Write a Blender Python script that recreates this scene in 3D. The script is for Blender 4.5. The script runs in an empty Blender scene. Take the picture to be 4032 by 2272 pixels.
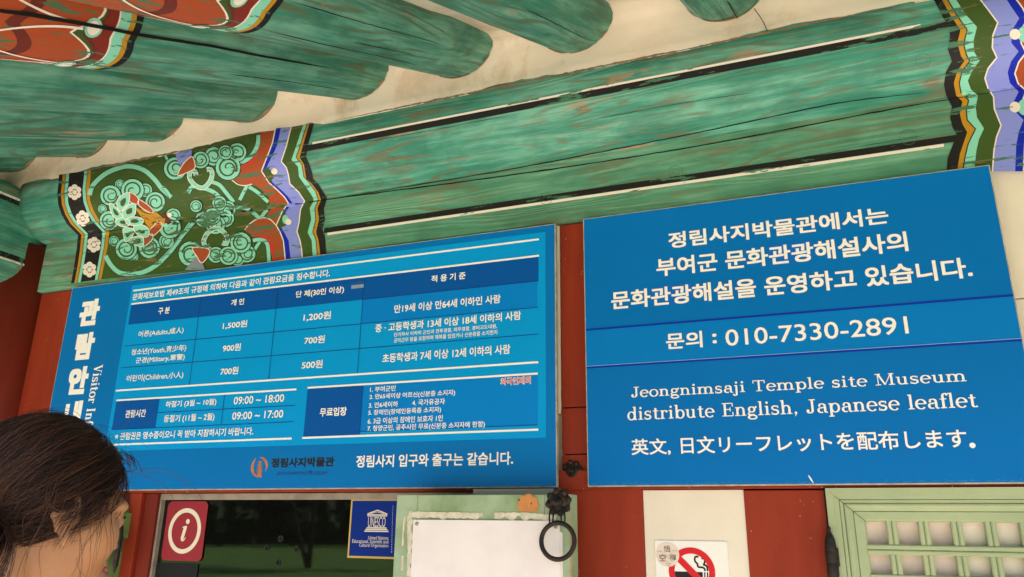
import bpy, bmesh, math, random
from mathutils import Vector, Matrix, noise
from mathutils.geometry import delaunay_2d_cdt
S = bpy.context.scene
COL = S.collection
random.seed(7)

# ------------------------------------------------------------ camera
CAM = Vector((0.0, -2.1, 1.55))
RT = Vector((0.93244739, 0.36114658, 0.01072491))
UP = Vector((0.0974132, -0.27987486, 0.95508153))
FW = Vector((-0.34792606, 0.88951853, 0.29614903))
FOC = 1923.45 * 4032 / 2576          # focal length in photograph pixels
cam = bpy.data.cameras.new('camera')
cam.sensor_width = 36; cam.lens = 26.8806; cam.clip_start = 0.02; cam.clip_end = 600
cam_o = bpy.data.objects.new('camera', cam); COL.objects.link(cam_o)
M = Matrix((RT, UP, -FW)).transposed().to_4x4(); M.translation = CAM
cam_o.matrix_world = M
S.camera = cam_o

# ------------------------------------------------------------ world, sun, exposure
W = bpy.data.worlds.new('World'); S.world = W; W.use_nodes = True
nt = W.node_tree
sky = nt.nodes.new('ShaderNodeTexSky'); sky.sky_type = 'NISHITA'; sky.sun_disc = False
SUN_EL, SUN_AZ = math.radians(58), math.radians(152)      # azimuth measured from +Y towards +X
sky.sun_elevation = SUN_EL; sky.sun_rotation = SUN_AZ
sky.air_density = 1.0; sky.dust_density = 2.0
nt.links.new(sky.outputs[0], nt.nodes['Background'].inputs[0])
nt.nodes['Background'].inputs[1].default_value = 0.10
sun = bpy.data.lights.new('sun', 'SUN'); sun.energy = 4.2; sun.angle = math.radians(0.53); sun.color = (1.0, 0.93, 0.82)
sun_o = bpy.data.objects.new('sun', sun); COL.objects.link(sun_o)
sd = Vector((math.sin(SUN_AZ) * math.cos(SUN_EL), math.cos(SUN_AZ) * math.cos(SUN_EL), math.sin(SUN_EL)))
sun_o.rotation_euler = sd.to_track_quat('Z', 'Y').to_euler(); sun_o.location = (0, -6, 12)
S.view_settings.view_transform = 'Standard'; S.view_settings.look = 'None'
S.view_settings.gamma = 1.0; S.view_settings.use_curve_mapping = False
S.view_settings.exposure = 1.92
S.cycles.max_bounces = 8; S.cycles.diffuse_bounces = 6

# ------------------------------------------------------------ measuring helpers
CR = dict(F=(0, 0, 1), a=(180, 1040, 1000/1962), b=(1040, 860, 1200/2576), c=(1140, 1440, 1100/2576), d=(960, 1760, 400/2576),
          e=(2280, 740, 1752/2576), g=(2280, 1340, 1752/2576), q=(2016, 1136, 2016/2576), i=(400, 1860, 1200/2576),
          j=(1520, 1860, 880/2576), k=(2400, 1860, 900/2576), l=(3200, 1860, 832/2576), m=(200, 560, 640/1659),
          n=(640, 480, 680/1702), r=(3500, 0, 532/1104), s=(0, 0, 1000/2576), h=(0, 1600, 700/1512), t=(0, 600, 700/1452),
          V=(0, 0, 4032/2576))
def px(c, x, y):
    o = CR[c]; return o[0] + o[2]*x, o[1] + o[2]*y
def ray(X, Y):
    return (FW + RT*((X-2016)/FOC) - UP*((Y-1136)/FOC))
def onY(c, x, y, Y=0.0):              # point of a wall-parallel plane seen at a place of the survey photograph
    d = ray(*px(c, x, y)); return CAM + d*((Y-CAM.y)/d.y)

# ------------------------------------------------------------ materials
MATS = {}
def mat(name, col, rough=0.6, var=0.0, vscale=6.0, bump=0.0, bscale=60.0, metal=0.0, spec=0.22, col2=None, stretch=(1, 1, 1), worn=0.0, wcol=(.10, .20, .12), wscale=1.0, coat=0.0):
    """Procedural paint / plaster / metal: base colour with noise variation, optional worn streaks and bump."""
    if name in MATS: return MATS[name]
    m = bpy.data.materials.new(name); m.use_nodes = True; MATS[name] = m
    t = m.node_tree; N = t.nodes; L = t.links; b = N['Principled BSDF']
    b.inputs['Roughness'].default_value = rough; b.inputs['Metallic'].default_value = metal
    b.inputs['Specular IOR Level'].default_value = spec
    if coat: b.inputs['Coat Weight'].default_value = coat; b.inputs['Coat Roughness'].default_value = 0.15
    tc = N.new('ShaderNodeTexCoord'); mp = N.new('ShaderNodeMapping'); mp.inputs['Scale'].default_value = stretch
    L.new(tc.outputs['Object'], mp.inputs[0])
    src = None
    if var or col2:
        n1 = N.new('ShaderNodeTexNoise'); n1.inputs['Scale'].default_value = vscale; n1.inputs['Detail'].default_value = 6; n1.inputs['Roughness'].default_value = .62
        L.new(mp.outputs[0], n1.inputs[0])
        r = N.new('ShaderNodeValToRGB'); L.new(n1.outputs[0], r.inputs[0])
        c2 = col2 or tuple(x*(1-var) for x in col)
        r.color_ramp.elements[0].position = .36; r.color_ramp.elements[0].color = (*c2, 1)
        r.color_ramp.elements[1].position = .6; r.color_ramp.elements[1].color = (*col, 1)
        src = r.outputs[0]
    if worn:
        n2 = N.new('ShaderNodeTexNoise'); n2.inputs['Scale'].default_value = 1; n2.inputs['Detail'].default_value = 7; n2.inputs['Roughness'].default_value = .65
        m2 = N.new('ShaderNodeMapping'); m2.inputs['Scale'].default_value = (9*wscale, 60*wscale, 60*wscale)
        L.new(tc.outputs['Object'], m2.inputs[0]); L.new(m2.outputs[0], n2.inputs[0])
        n3 = N.new('ShaderNodeTexNoise'); n3.inputs['Scale'].default_value = 3.2; L.new(tc.outputs['Object'], n3.inputs[0])
        ad = N.new('ShaderNodeMath'); ad.operation = 'MULTIPLY_ADD'; L.new(n3.outputs[0], ad.inputs[0]); ad.inputs[1].default_value = .35; L.new(n2.outputs[0], ad.inputs[2])
        r2 = N.new('ShaderNodeMapRange'); L.new(ad.outputs[0], r2.inputs[0]); r2.inputs[1].default_value = .84 - worn*.20; r2.inputs[2].default_value = .865 - worn*.20
        mx = N.new('ShaderNodeMix'); mx.data_type = 'RGBA'; L.new(r2.outputs[0], mx.inputs[0])
        if src: L.new(src, mx.inputs[6])
        else: mx.inputs[6].default_value = (*col, 1)
        mx.inputs[7].default_value = (*wcol, 1); src = mx.outputs[2]
    if src: L.new(src, b.inputs['Base Color'])
    else: b.inputs['Base Color'].default_value = (*col, 1)
    if bump:
        n4 = N.new('ShaderNodeTexNoise'); n4.inputs['Scale'].default_value = bscale; n4.inputs['Detail'].default_value = 5; L.new(mp.outputs[0], n4.inputs[0])
        bp = N.new('ShaderNodeBump'); bp.inputs['Distance'].default_value = bump; L.new(n4.outputs[0], bp.inputs['Height']); L.new(bp.outputs[0], b.inputs['Normal'])
    return m

def wood(name, base, pale, dark, worn_c, worn=.5, grain=5.0, bare=.3, ring=10.0, seed=0.0, tone=1.0):
    """Old painted timber, grain along local X: rings, faded streaks, flaked patches, fine grain relief."""
    if name in MATS: return MATS[name]
    m = bpy.data.materials.new(name); m.use_nodes = True; MATS[name] = m
    t = m.node_tree; N = t.nodes; L = t.links; b = N['Principled BSDF']; b.inputs['Roughness'].default_value = .62
    b.inputs['Specular IOR Level'].default_value = .2
    tc = N.new('ShaderNodeTexCoord'); oi = N.new('ShaderNodeObjectInfo')
    va = N.new('ShaderNodeVectorMath'); va.operation = 'MULTIPLY_ADD'
    cb = N.new('ShaderNodeCombineXYZ')
    for k in range(3): L.new(oi.outputs['Random'], cb.inputs[k])
    L.new(cb.outputs[0], va.inputs[0]); va.inputs[1].default_value = (17, 11, 23); L.new(tc.outputs['Object'], va.inputs[2])
    def noise_n(sc, detail=5, rough=.6, dist=0.0, off=0):
        mp = N.new('ShaderNodeMapping'); mp.inputs['Scale'].default_value = sc; mp.inputs['Location'].default_value = (off+seed, off*1.7, seed*2)
        L.new(va.outputs[0], mp.inputs[0])
        n = N.new('ShaderNodeTexNoise'); n.inputs['Scale'].default_value = 1; n.inputs['Detail'].default_value = detail
        n.inputs['Roughness'].default_value = rough; n.inputs['Distortion'].default_value = dist; L.new(mp.outputs[0], n.inputs[0]); return n.outputs[0]
    def math_n(op, a, bb=None, c=None):
        q = N.new('ShaderNodeMath'); q.operation = op
        for k, v in enumerate((a, bb, c)):
            if v is None: continue
            if isinstance(v, (int, float)): q.inputs[k].default_value = v
            else: L.new(v, q.inputs[k])
        return q.outputs[0]
    def rng(v, a, c, lo=0.0, hi=1.0):
        q = N.new('ShaderNodeMapRange'); q.interpolation_type = 'SMOOTHSTEP'; L.new(v, q.inputs[0]); q.inputs[1].default_value = a; q.inputs[2].default_value = c
        q.inputs[3].default_value = lo; q.inputs[4].default_value = hi; return q.outputs[0]
    def mixc(f, a, bb):
        q = N.new('ShaderNodeMix'); q.data_type = 'RGBA'
        if isinstance(f, (int, float)): q.inputs[0].default_value = f
        else: L.new(f, q.inputs[0])
        for k, v in ((6, a), (7, bb)):
            if isinstance(v, tuple): q.inputs[k].default_value = (*v, 1)
            else: L.new(v, q.inputs[k])
        return q.outputs[2]
    big = noise_n((.62, grain, grain), 2.2, .5, .2)                   # contours of this become cathedral grain
    rings = math_n('SINE', math_n('MULTIPLY', big, 2*math.pi*ring))
    fine = noise_n((6, 130, 130), 4, .7, 0, 3)
    streak = noise_n((2.2, 26, 26), 6, .68, .1, 9)
    patch = noise_n((2.0, 9, 9), 6, .65, .2, 21)
    blot = noise_n((5, 9, 9), 4, .6, .4, 33)
    col = mixc(rng(streak, .38, .66), base, pale)
    col = mixc(math_n('MULTIPLY', rng(blot, .42, .72), .6), col, dark)
    rl = math_n('MULTIPLY', rng(rings, .25, .95), rng(patch, .38, .60))
    col = mixc(math_n('MULTIPLY', rl, worn), col, worn_c)
    fl = math_n('MULTIPLY', rng(math_n('ADD', patch, math_n('MULTIPLY', streak, .5)), .98 - bare*.28, 1.02 - bare*.28), .85)
    col = mixc(fl, col, (.36, .24, .15))
    col = mixc(math_n('MULTIPLY', rng(fine, .5, .72), .35), col, dark)
    L.new(col, b.inputs['Base Color'])
    bh = math_n('ADD', math_n('MULTIPLY', rings, .35), math_n('ADD', math_n('MULTIPLY', fine, .8), math_n('MULTIPLY', streak, 1.2)))
    bp = N.new('ShaderNodeBump'); bp.inputs['Distance'].default_value = .0016; bp.inputs['Strength'].default_value = .8
    L.new(bh, bp.inputs['Height']); L.new(bp.outputs[0], b.inputs['Normal'])
    return m

GREEN = wood('green_timber_paint', (.046, .205, .134), (.165, .365, .258), (.013, .090, .060), (.095, .125, .065), .85, 5.0, .25, 19)
GREEN_B = wood('green_beam_paint', (.046, .235, .158), (.165, .415, .300), (.018, .125, .085), (.150, .125, .065), .75, 7.0, .40, 20, 4.3)
GREEN_L = wood('green_board_paint', (.085, .255, .150), (.160, .36, .23), (.04, .15, .09), (.16, .12, .06), .6, 7.5, .3, 20, 8.1)
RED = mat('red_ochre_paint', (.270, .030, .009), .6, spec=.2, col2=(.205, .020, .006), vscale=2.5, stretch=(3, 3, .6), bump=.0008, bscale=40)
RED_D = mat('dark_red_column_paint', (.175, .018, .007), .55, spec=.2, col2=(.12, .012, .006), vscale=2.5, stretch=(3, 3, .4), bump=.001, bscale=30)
def plaster_mat(name, c1, c2, stain):
    m = mat(name, c1, .85, col2=c2, vscale=3.0, bump=.003, bscale=14)
    t = m.node_tree; N = t.nodes; L = t.links; b = N['Principled BSDF']
    old = b.inputs['Base Color'].links[0].from_socket
    tc = N.new('ShaderNodeTexCoord')
    n = N.new('ShaderNodeTexNoise'); n.inputs['Scale'].default_value = 2.3; n.inputs['Detail'].default_value = 8; n.inputs['Roughness'].default_value = .7; n.inputs['Distortion'].default_value = .6
    L.new(tc.outputs['Object'], n.inputs[0])
    r = N.new('ShaderNodeMapRange'); L.new(n.outputs[0], r.inputs[0]); r.inputs[1].default_value = .50; r.inputs[2].default_value = .70; r.inputs[4].default_value = .85
    mx = N.new('ShaderNodeMix'); mx.data_type = 'RGBA'; L.new(r.outputs[0], mx.inputs[0]); L.new(old, mx.inputs[6]); mx.inputs[7].default_value = (*stain, 1)
    L.new(mx.outputs[2], b.inputs['Base Color']); return m
PLASTER = plaster_mat('cream_plaster', (.78, .68, .54), (.71, .60, .46), (.46, .31, .165))
PLASTER_W = mat('wall_plaster', (.76, .67, .54), .85, col2=(.71, .62, .49), vscale=5, bump=.0012, bscale=40)
PALE_GREEN = mat('pale_green_paint', (.375, .42, .24), .55, col2=(.32, .37, .21), vscale=5, bump=.0012, bscale=50, stretch=(1, 1, 1))
PALE_GREEN_V = mat('pale_green_worn_paint', (.34, .42, .27), .6, col2=(.19, .26, .12), vscale=5, bump=.002, bscale=30)
SIGN_DK = mat('sign_blue_vinyl', (.0015, .150, .43), .38, col2=(.0015, .140, .41), vscale=1.5, spec=.11, bump=.004, bscale=2.2)
SIGN_MID = mat('sign_mid_blue_vinyl', (.001, .195, .56), .38, col2=(.001, .185, .545), vscale=1.5, spec=.11, bump=.004, bscale=2.2)
SIGN_LT = mat('sign_cyan_vinyl', (.001, .285, .64), .38, col2=(.001, .27, .62), vscale=1.5, spec=.11, bump=.004, bscale=2.2)
SIGN_HD = mat('sign_navy_vinyl', (.001, .080, .33), .38, col2=(.001, .075, .315), vscale=2, spec=.14)
SIGN_LINE = mat('sign_dark_line', (.004, .03, .20), .35)
SIGN_R = mat('sign_right_vinyl', (.001, .145, .44), .38, col2=(.001, .135, .42), vscale=1.2, spec=.11, bump=.004, bscale=2.2)
SIGN_R2 = mat('sign_right_band_vinyl', (.001, .175, .50), .38, col2=(.001, .165, .485), vscale=1.2, spec=.11, bump=.004, bscale=2.2)
SIGN_PATCH = mat('sign_patch_vinyl', (.001, .125, .48), .32)
WHITE = mat('white_lettering', (.83, .79, .74), .45)
CREAM = mat('cream_print', (.70, .62, .47), .45)
TRIM = mat('weathered_sign_edge', (.45, .42, .34), .55, var=.4, vscale=30)
BLACKP = mat('black_print', (.012, .011, .01), .5)
IRON = mat('black_iron', (.012, .010, .009), .5, spec=.3, col2=(.035, .019, .011), vscale=30, bump=.0015, bscale=90, metal=.2)
HOLE = mat('dark_gap', (.008, .006, .005), .9)

# ------------------------------------------------------------ object helpers
ORG = {}
def link_mesh(name, verts, faces, mats, parent=None, smooth=False, mi=None, local=False):
    me = bpy.data.meshes.new(name)
    o0 = Vector((0, 0, 0)) if local else ORG.get(parent, Vector((0, 0, 0))) if parent else Vector((0, 0, 0))
    me.from_pydata([tuple(Vector(v)-o0) for v in verts], [], faces)
    for q in (mats if isinstance(mats, (list, tuple)) else [mats]): me.materials.append(q)
    if mi: me.polygons.foreach_set('material_index', mi)
    if smooth: me.polygons.foreach_set('use_smooth', [True]*len(me.polygons))
    me.update()
    o = bpy.data.objects.new(name, me); COL.objects.link(o)
    if parent: o.parent = parent; ORG[o] = o0 if not local else Vector((0, 0, 0))
    return o
def tag(o, label=None, cat=None, group=None, kind=None):
    if label: o['label'] = label
    if cat: o['category'] = cat
    if group: o['group'] = group
    if kind: o['kind'] = kind
    return o
def thing(name, label, cat, loc=(0, 0, 0), group=None):
    o = bpy.data.objects.new(name, None); COL.objects.link(o); o.location = loc; o.empty_display_size = .05
    ORG[o] = Vector(loc); return tag(o, label, cat, group)
class MB:
    """Collects simple shapes into one mesh."""
    def __init__(s): s.v = []; s.f = []; s.m = []
    def add(s, v, f, mi=0):
        k = len(s.v); s.v += [Vector(q) for q in v]; s.f += [tuple(i+k for i in q) for q in f]; s.m += [mi]*len(f); return s
    def box(s, x0, x1, y0, y1, z0, z1, bev=0.0, mi=0):
        if bev <= 0:
            v = [(x0, y0, z0), (x1, y0, z0), (x1, y1, z0), (x0, y1, z0), (x0, y0, z1), (x1, y0, z1), (x1, y1, z1), (x0, y1, z1)]
            return s.add(v, [(0, 3, 2, 1), (4, 5, 6, 7), (0, 1, 5, 4), (1, 2, 6, 5), (2, 3, 7, 6), (3, 0, 4, 7)], mi)
        bm = bmesh.new(); bmesh.ops.create_cube(bm, size=1)
        for q in bm.verts: q.co = Vector(((x0+x1)/2+q.co.x*(x1-x0), (y0+y1)/2+q.co.y*(y1-y0), (z0+z1)/2+q.co.z*(z1-z0)))
        bmesh.ops.bevel(bm, geom=bm.edges[:], offset=bev, segments=2, profile=.6, affect='EDGES')
        bm.verts.index_update(); s.add([q.co.copy() for q in bm.verts], [[w.index for w in f.verts] for f in bm.faces], mi); bm.free(); return s
    def lathe(s, prof, c, axis='Z', seg=20, mi=0):
        """prof: (radius, along) pairs; axis X, Y or Z through c."""
        v = []; f = []
        for r_, h in prof:
            for k in range(seg):
                a = 2*math.pi*k/seg; p = (r_*math.cos(a), r_*math.sin(a), h)
                p = p if axis == 'Z' else (p[0], p[2], p[1]) if axis == 'Y' else (p[2], p[0], p[1])
                v.append(Vector(c)+Vector(p))
        n = len(prof)
        for i in range(n-1):
            for k in range(seg):
                a, b = i*seg+k, i*seg+(k+1) % seg; f.append((a, b, b+seg, a+seg))
        f.append(tuple(range(seg))[::-1]); f.append(tuple(range((n-1)*seg, n*seg)))
        return s.add(v, f, mi)
    def tube(s, pts, rad, seg=8, mi=0, closed=False):
        pts = [Vector(p) for p in pts]; n = len(pts); v = []; f = []
        rr = rad if isinstance(rad, (list, tuple)) else [rad]*n
        ref = None
        for i, p in enumerate(pts):
            a = pts[(i-1) % n] if (closed or i) else p; b = pts[(i+1) % n] if (closed or i < n-1) else p
            d = (b-a).normalized()
            if ref is None: ref = d.orthogonal().normalized()
            ref = (ref-d*ref.dot(d)).normalized(); bi = d.cross(ref)
            for k in range(seg):
                an = 2*math.pi*k/seg; v.append(p+(ref*math.cos(an)+bi*math.sin(an))*rr[i])
        for i in range(n if closed else n-1):
            j = (i+1) % n
            for k in range(seg):
                f.append((i*seg+k, i*seg+(k+1) % seg, j*seg+(k+1) % seg, j*seg+k))
        if not closed: f.append(tuple(range(seg))[::-1]); f.append(tuple(range((n-1)*seg, n*seg)))
        return s.add(v, f, mi)
    def ball(s, c, r, sc=(1, 1, 1), seg=12, rings=8, mi=0):
        v = [Vector(c)+Vector((0, 0, -r*sc[2]))]; f = []
        for i in range(1, rings):
            t = -math.pi/2+math.pi*i/rings
            for k in range(seg):
                a = 2*math.pi*k/seg; v.append(Vector(c)+Vector((r*sc[0]*math.cos(t)*math.cos(a), r*sc[1]*math.cos(t)*math.sin(a), r*sc[2]*math.sin(t))))
        v.append(Vector(c)+Vector((0, 0, r*sc[2]))); e = len(v)-1
        for k in range(seg):
            f.append((0, 1+(k+1) % seg, 1+k)); f.append((e, e-seg+k, e-seg+(k+1) % seg))
        for i in range(rings-2):
            for k in range(seg):
                a = 1+i*seg+k; b = 1+i*seg+(k+1) % seg; f.append((a, b, b+seg, a+seg))
        return s.add(v, f, mi)
    def flat(s, poly, y, th=.0008, mi=0):
        """outline in (x, z) on a wall-parallel plane, facing -Y, with a little thickness."""
        n = len(poly); a = sum(poly[i][0]*poly[(i+1) % n][1]-poly[(i+1) % n][0]*poly[i][1] for i in range(n))
        if a < 0: poly = poly[::-1]
        v = [(p[0], y, p[1]) for p in poly]+[(p[0], y+th, p[1]) for p in poly]
        f = [tuple(range(n))]+[(i, i+n, (i+1) % n+n, (i+1) % n) for i in range(n)]
        return s.add(v, f, mi)
    def strip(s, pts, wid, y, mi=0, th=0):
        """stroke in (x, z) on a wall-parallel plane facing -Y; wid number or list."""
        n = len(pts); w = wid if isinstance(wid, (list, tuple)) else [wid]*n; v = []; f = []
        for i in range(n):
            a = Vector(pts[max(i-1, 0)]); b = Vector(pts[min(i+1, n-1)]); d = (b-a).normalized() if (b-a).length else Vector((1, 0))
            q = Vector((-d.y, d.x))*w[i]/2; p = Vector(pts[i]); v += [(p.x+q.x, y, p.y+q.y), (p.x-q.x, y, p.y-q.y)]
        for i in range(n-1): f.append((2*i, 2*i+1, 2*i+3, 2*i+2))
        return s.add(v, f, mi)
    def build(s, name, mats, parent=None, smooth=False, local=False):
        return link_mesh(name, s.v, s.f, mats, parent, smooth, s.m, local)

# ------------------------------------------------------------ lettering
TQ = []
def lettering(txt, bl, tr, y, material, parent, bold=.012, name='lettering', sp=1.0, rot=False, layer=0):
    """Letters lying on the plane Y=y, fitted to the box between two surveyed corners (crop, x, y)."""
    cu = bpy.data.curves.new('tmp_text', 'FONT'); cu.body = txt; cu.size = 1.0; cu.resolution_u = 3; cu['bold'] = bold; cu.space_character = sp
    o = bpy.data.objects.new('tmp_text', cu); COL.objects.link(o)
    a = onY(*bl, y); b = onY(*tr, y)
    TQ.append((o, a, b, y, material, parent, name, rot))
def cu_bold(o): return max(0.0, o.data['bold'])*.85
def flush_lettering():
    bpy.context.view_layer.update(); dg = bpy.context.evaluated_depsgraph_get()
    for o, a, b, y, material, parent, name, rot in TQ:
        me = bpy.data.meshes.new_from_object(o.evaluated_get(dg))
        vs = [v.co.copy() for v in me.vertices]
        x0 = min(v.x for v in vs); x1 = max(v.x for v in vs); y0 = min(v.y for v in vs); y1 = max(v.y for v in vs)
        out = []; fs = []; bo = cu_bold(o)
        base = [tuple(p.vertices) for p in me.polygons]
        x0 -= bo; x1 += bo; y0 -= bo; y1 += bo; nv = len(vs)
        for k, (dx, dy) in enumerate([(i_, j_) for i_ in (-1, 0, 1) for j_ in (-1, 0, 1)] if bo > .03 else ((1, 1), (-1, 1), (1, -1), (-1, -1)) if bo > .001 else ((0, 0),)):
            for v in vs:
                u = (v.x+dx*bo-x0)/(x1-x0); w = (v.y+dy*bo-y0)/(y1-y0)
                out.append((a.x+(b.x-a.x)*u, y-.00001*k, a.z+(b.z-a.z)*w))
            fs += [tuple(i+k*nv for i in q) for q in base]
        fs = [f if (Vector(out[f[1]])-Vector(out[f[0]])).cross(Vector(out[f[2]])-Vector(out[f[0]])).y < 0 else f[::-1] for f in fs]
        link_mesh(name, out, fs, material, parent)
        cu = o.data; bpy.data.objects.remove(o); bpy.data.curves.remove(cu); bpy.data.meshes.remove(me)
    TQ.clear()

# a drawn roman (serif) alphabet: strokes in em units
TH, TN = .098, .042
def _arc(cx, cy, rx, ry, a0, a1, wt=TH, wn=TN, n=14):
    P = []; Wd = []
    for i in range(n+1):
        a = math.radians(a0+(a1-a0)*i/n); P.append((cx+rx*math.cos(a), cy+ry*math.sin(a))); Wd.append(wn+(wt-wn)*abs(math.cos(a))**1.3)
    return P, Wd
def _v(x, y0, y1, w=TH): return [(x, y0), (x, y1)], [w, w]
def _h(x0, x1, y, w=TN): return [(x0, y), (x1, y)], [w, w]
def _foot(x, y=0.0, hw=.115): return _h(x-hw, x+hw, y+TN/2)
def _flag(x, y): return [(x-.10, y-TN*.6), (x+.02, y-TN*.6)], [TN, TN*1.3]
def _dot(x, y, r=.06): return [(x-r, y), (x-r*.5, y), (x, y), (x+r*.5, y), (x+r, y)], [.01, r*1.7, r*2, r*1.7, .01]
XH, CP, AS = .46, .70, .72
def glyph(c):
    g = []; adv = .5
    if c == 'o': g = [_arc(.25, .23, .185, .23, 0, 360, n=24)]; adv = .5
    elif c == 'e': g = [_arc(.24, .23, .18, .23, 0, 318, n=22), _h(.08, .42, .25)]; adv = .47
    elif c == 'c': g = [_arc(.24, .23, .18, .23, 45, 318, n=22), _dot(.37, .36)]; adv = .44
    elif c in 'nhm':
        g = [_v(.13, 0, XH if c != 'h' else AS), _foot(.13), _flag(.13, XH if c != 'h' else AS), _arc(.275, .29, .135, .155, 175, 0), _v(.41, 0, .29), _foot(.41)]; adv = .56
        if c == 'm': g += [_arc(.555, .29, .135, .155, 175, 0), _v(.69, 0, .29), _foot(.69)]; adv = .84
    elif c == 'u': g = [_v(.13, .15, XH), _flag(.13, XH), _arc(.265, .16, .135, .15, 180, 355), _v(.40, 0, XH), _flag(.40, XH), _h(.40, .50, TN/2)]; adv = .56
    elif c == 'i': g = [_v(.14, 0, XH), _foot(.14), _flag(.14, XH), _dot(.14, .63)]; adv = .29
    elif c == 'j': g = [_v(.14, -.1, XH), _flag(.14, XH), _dot(.14, .63), _arc(.05, -.1, .09, .1, 0, -120), _dot(-.0, -.15, .045)]; adv = .28
    elif c == 'l': g = [_v(.14, 0, AS), _foot(.14), _flag(.14, AS)]; adv = .29
    elif c == 'd': g = [_arc(.23, .22, .16, .22, 0, 360, n=22), _v(.40, 0, AS), _flag(.40, AS), _h(.40, .50, TN/2)]; adv = .55
    elif c == 'b': g = [_v(.13, 0, AS), _flag(.13, AS), _arc(.30, .22, .16, .22, 0, 360, n=22)]; adv = .53
    elif c == 'p': g = [_v(.13, -.21, XH), _flag(.13, XH), _foot(.13, -.21), _arc(.30, .23, .16, .22, 0, 360, n=22)]; adv = .54
    elif c == 'g': g = [_arc(.22, .31, .125, .135, 0, 360, n=20), _arc(.24, -.09, .18, .095, 0, 360, TH*.8, TN*1.2, 22), _arc(.16, .09, .09, .07, 110, 260, TH*.8), _h(.14, .34, .03, TH*.7), _dot(.41, .43, .05)]; adv = .48
    elif c == 'a': g = [_arc(.20, .13, .12, .12, 60, 300, n=16), _v(.36, .08, .33), _arc(.235, .33, .125, .12, 0, 150), _dot(.13, .35, .05), _arc(.44, .08, .08, .07, 180, 290), _h(.22, .36, .26)]; adv = .49
    elif c == 's': g = [_arc(.20, .345, .12, .10, 40, 250, TH*.8, TN*1.3), _arc(.20, .125, .13, .11, 80, -140, TH*.95, TN*1.3), _h(.15, .26, .235, TH*.8), _v(.33, .33, XH, TN), _v(.06, 0, .14, TN)]; adv = .42
    elif c == 't': g = [_v(.17, .09, .60), _h(.04, .31, XH-TN/2), _arc(.27, .10, .10, .09, 180, 320)]; adv = .37
    elif c == 'f': g = [_v(.15, 0, .58), _foot(.15), _h(.03, .29, XH-TN/2), _arc(.26, .58, .11, .12, 180, 60), _dot(.31, .65, .05)]; adv = .32
    elif c == 'r': g = [_v(.13, 0, XH), _foot(.13), _flag(.13, XH), _arc(.27, .30, .13, .14, 175, 70, TH*.6), _dot(.34, .39, .055)]; adv = .41
    elif c == 'J': g = [_v(.29, .12, CP), _h(.16, .43, CP-TN/2), _arc(.17, .14, .12, .13, 0, -150), _dot(.09, .12, .07)]; adv = .46
    elif c == 'T': g = [_v(.32, 0, CP), _foot(.32, 0, .14), _h(.04, .60, CP-TN/2), _v(.06, .50, CP, TN), _v(.58, .50, CP, TN)]; adv = .64
    elif c == 'M': g = [_v(.14, 0, CP, TN), _foot(.14), _foot(.14, CP-TN), ([(.16, CP-.02), (.42, .02)], [TH, TH*.7]), ([(.42, .02), (.68, CP-.02)], [TN, TN]), _v(.70, 0, CP), _foot(.70, 0, .13), _foot(.70, CP-TN)]; adv = .86
    elif c == 'E': g = [_v(.18, 0, CP), _h(.05, .54, TN/2), _h(.05, .54, CP-TN/2), _h(.2, .42, .36), _v(.42, .26, .46, TN), _v(.54, .02, .22, TN), _v(.53, .50, CP-.02, TN)]; adv = .62
    elif c == 'I': g = [_v(.18, 0, CP), _foot(.18), _foot(.18, CP-TN)]; adv = .37
    elif c == 'V': g = [([(.12, CP), (.33, 0)], [TH, TH]), ([(.33, .02), (.52, CP)], [TN, TN]), _foot(.12, CP-TN), _foot(.54, CP-TN, .09)]; adv = .62
    elif c == ',': g = [_dot(.12, .05, .06), ([(.16, .05), (.08, -.13)], [.06, .015])]; adv = .26
    elif c == ' ': adv = .30
    return g, adv
def roman(txt, bl, tr, y, material, parent, rot=False, ext=None, wk=1.0):
    """Serif line whose baseline-left .. cap-top-right corners are given; rot turns it to read downwards."""
    a = onY(*bl, y); b = onY(*tr, y)
    x = 0; st = []
    for c in txt:
        g, adv = glyph(c)
        for P, Wd in g: st.append(([(p[0]+x, p[1]) for p in P], Wd))
        x += adv
    mb = MB(); tot = x-.04
    for k, (P, Wd) in enumerate(st):
        yy = y-.00002*(k % 9)
        if not rot:
            sx = (b.x-a.x)/tot; sz = (b.z-a.z)/CP
            mb.strip([(a.x+p[0]*sx, a.z+p[1]*sz) for p in P], [w*(sx+sz)/2*wk for w in Wd], yy)
        else:
            n = ext or tot; sl = (a.z-b.z)/n; sw = (b.x-a.x)/CP     # a = lower left, b = upper right swapped by caller
            mb.strip([(a.x+p[1]*sw, a.z-p[0]*sl) for p in P], [w*(sl+sw)/2*wk for w in Wd], yy)
    for i, f in enumerate(mb.f):
        q = [mb.v[k] for k in f]
        if (q[1]-q[0]).cross(q[2]-q[0]).y > 0: mb.f[i] = f[::-1]
    return mb.build('lettering', material, parent)

# ============================================================ THE SETTING
ground = MB()
ground.add([(-200, -200, 0), (200, -200, 0), (200, 200, 0), (-200, 200, 0)], [(0, 1, 2, 3)])
LAWN = mat('lawn', (.085, .17, .030), .9, col2=(.05, .11, .018), vscale=1.2, bump=.02, bscale=60)
PAVE = mat('pale_granite_paving', (.54, .50, .44), .8, col2=(.47, .43, .37), vscale=4, bump=.002, bscale=120)
tag(ground.build('ground', LAWN), kind='structure')
tag(MB().box(-9, 7, -9.5, .02, -.1, .03).build('pavement', PAVE), kind='structure')

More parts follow.
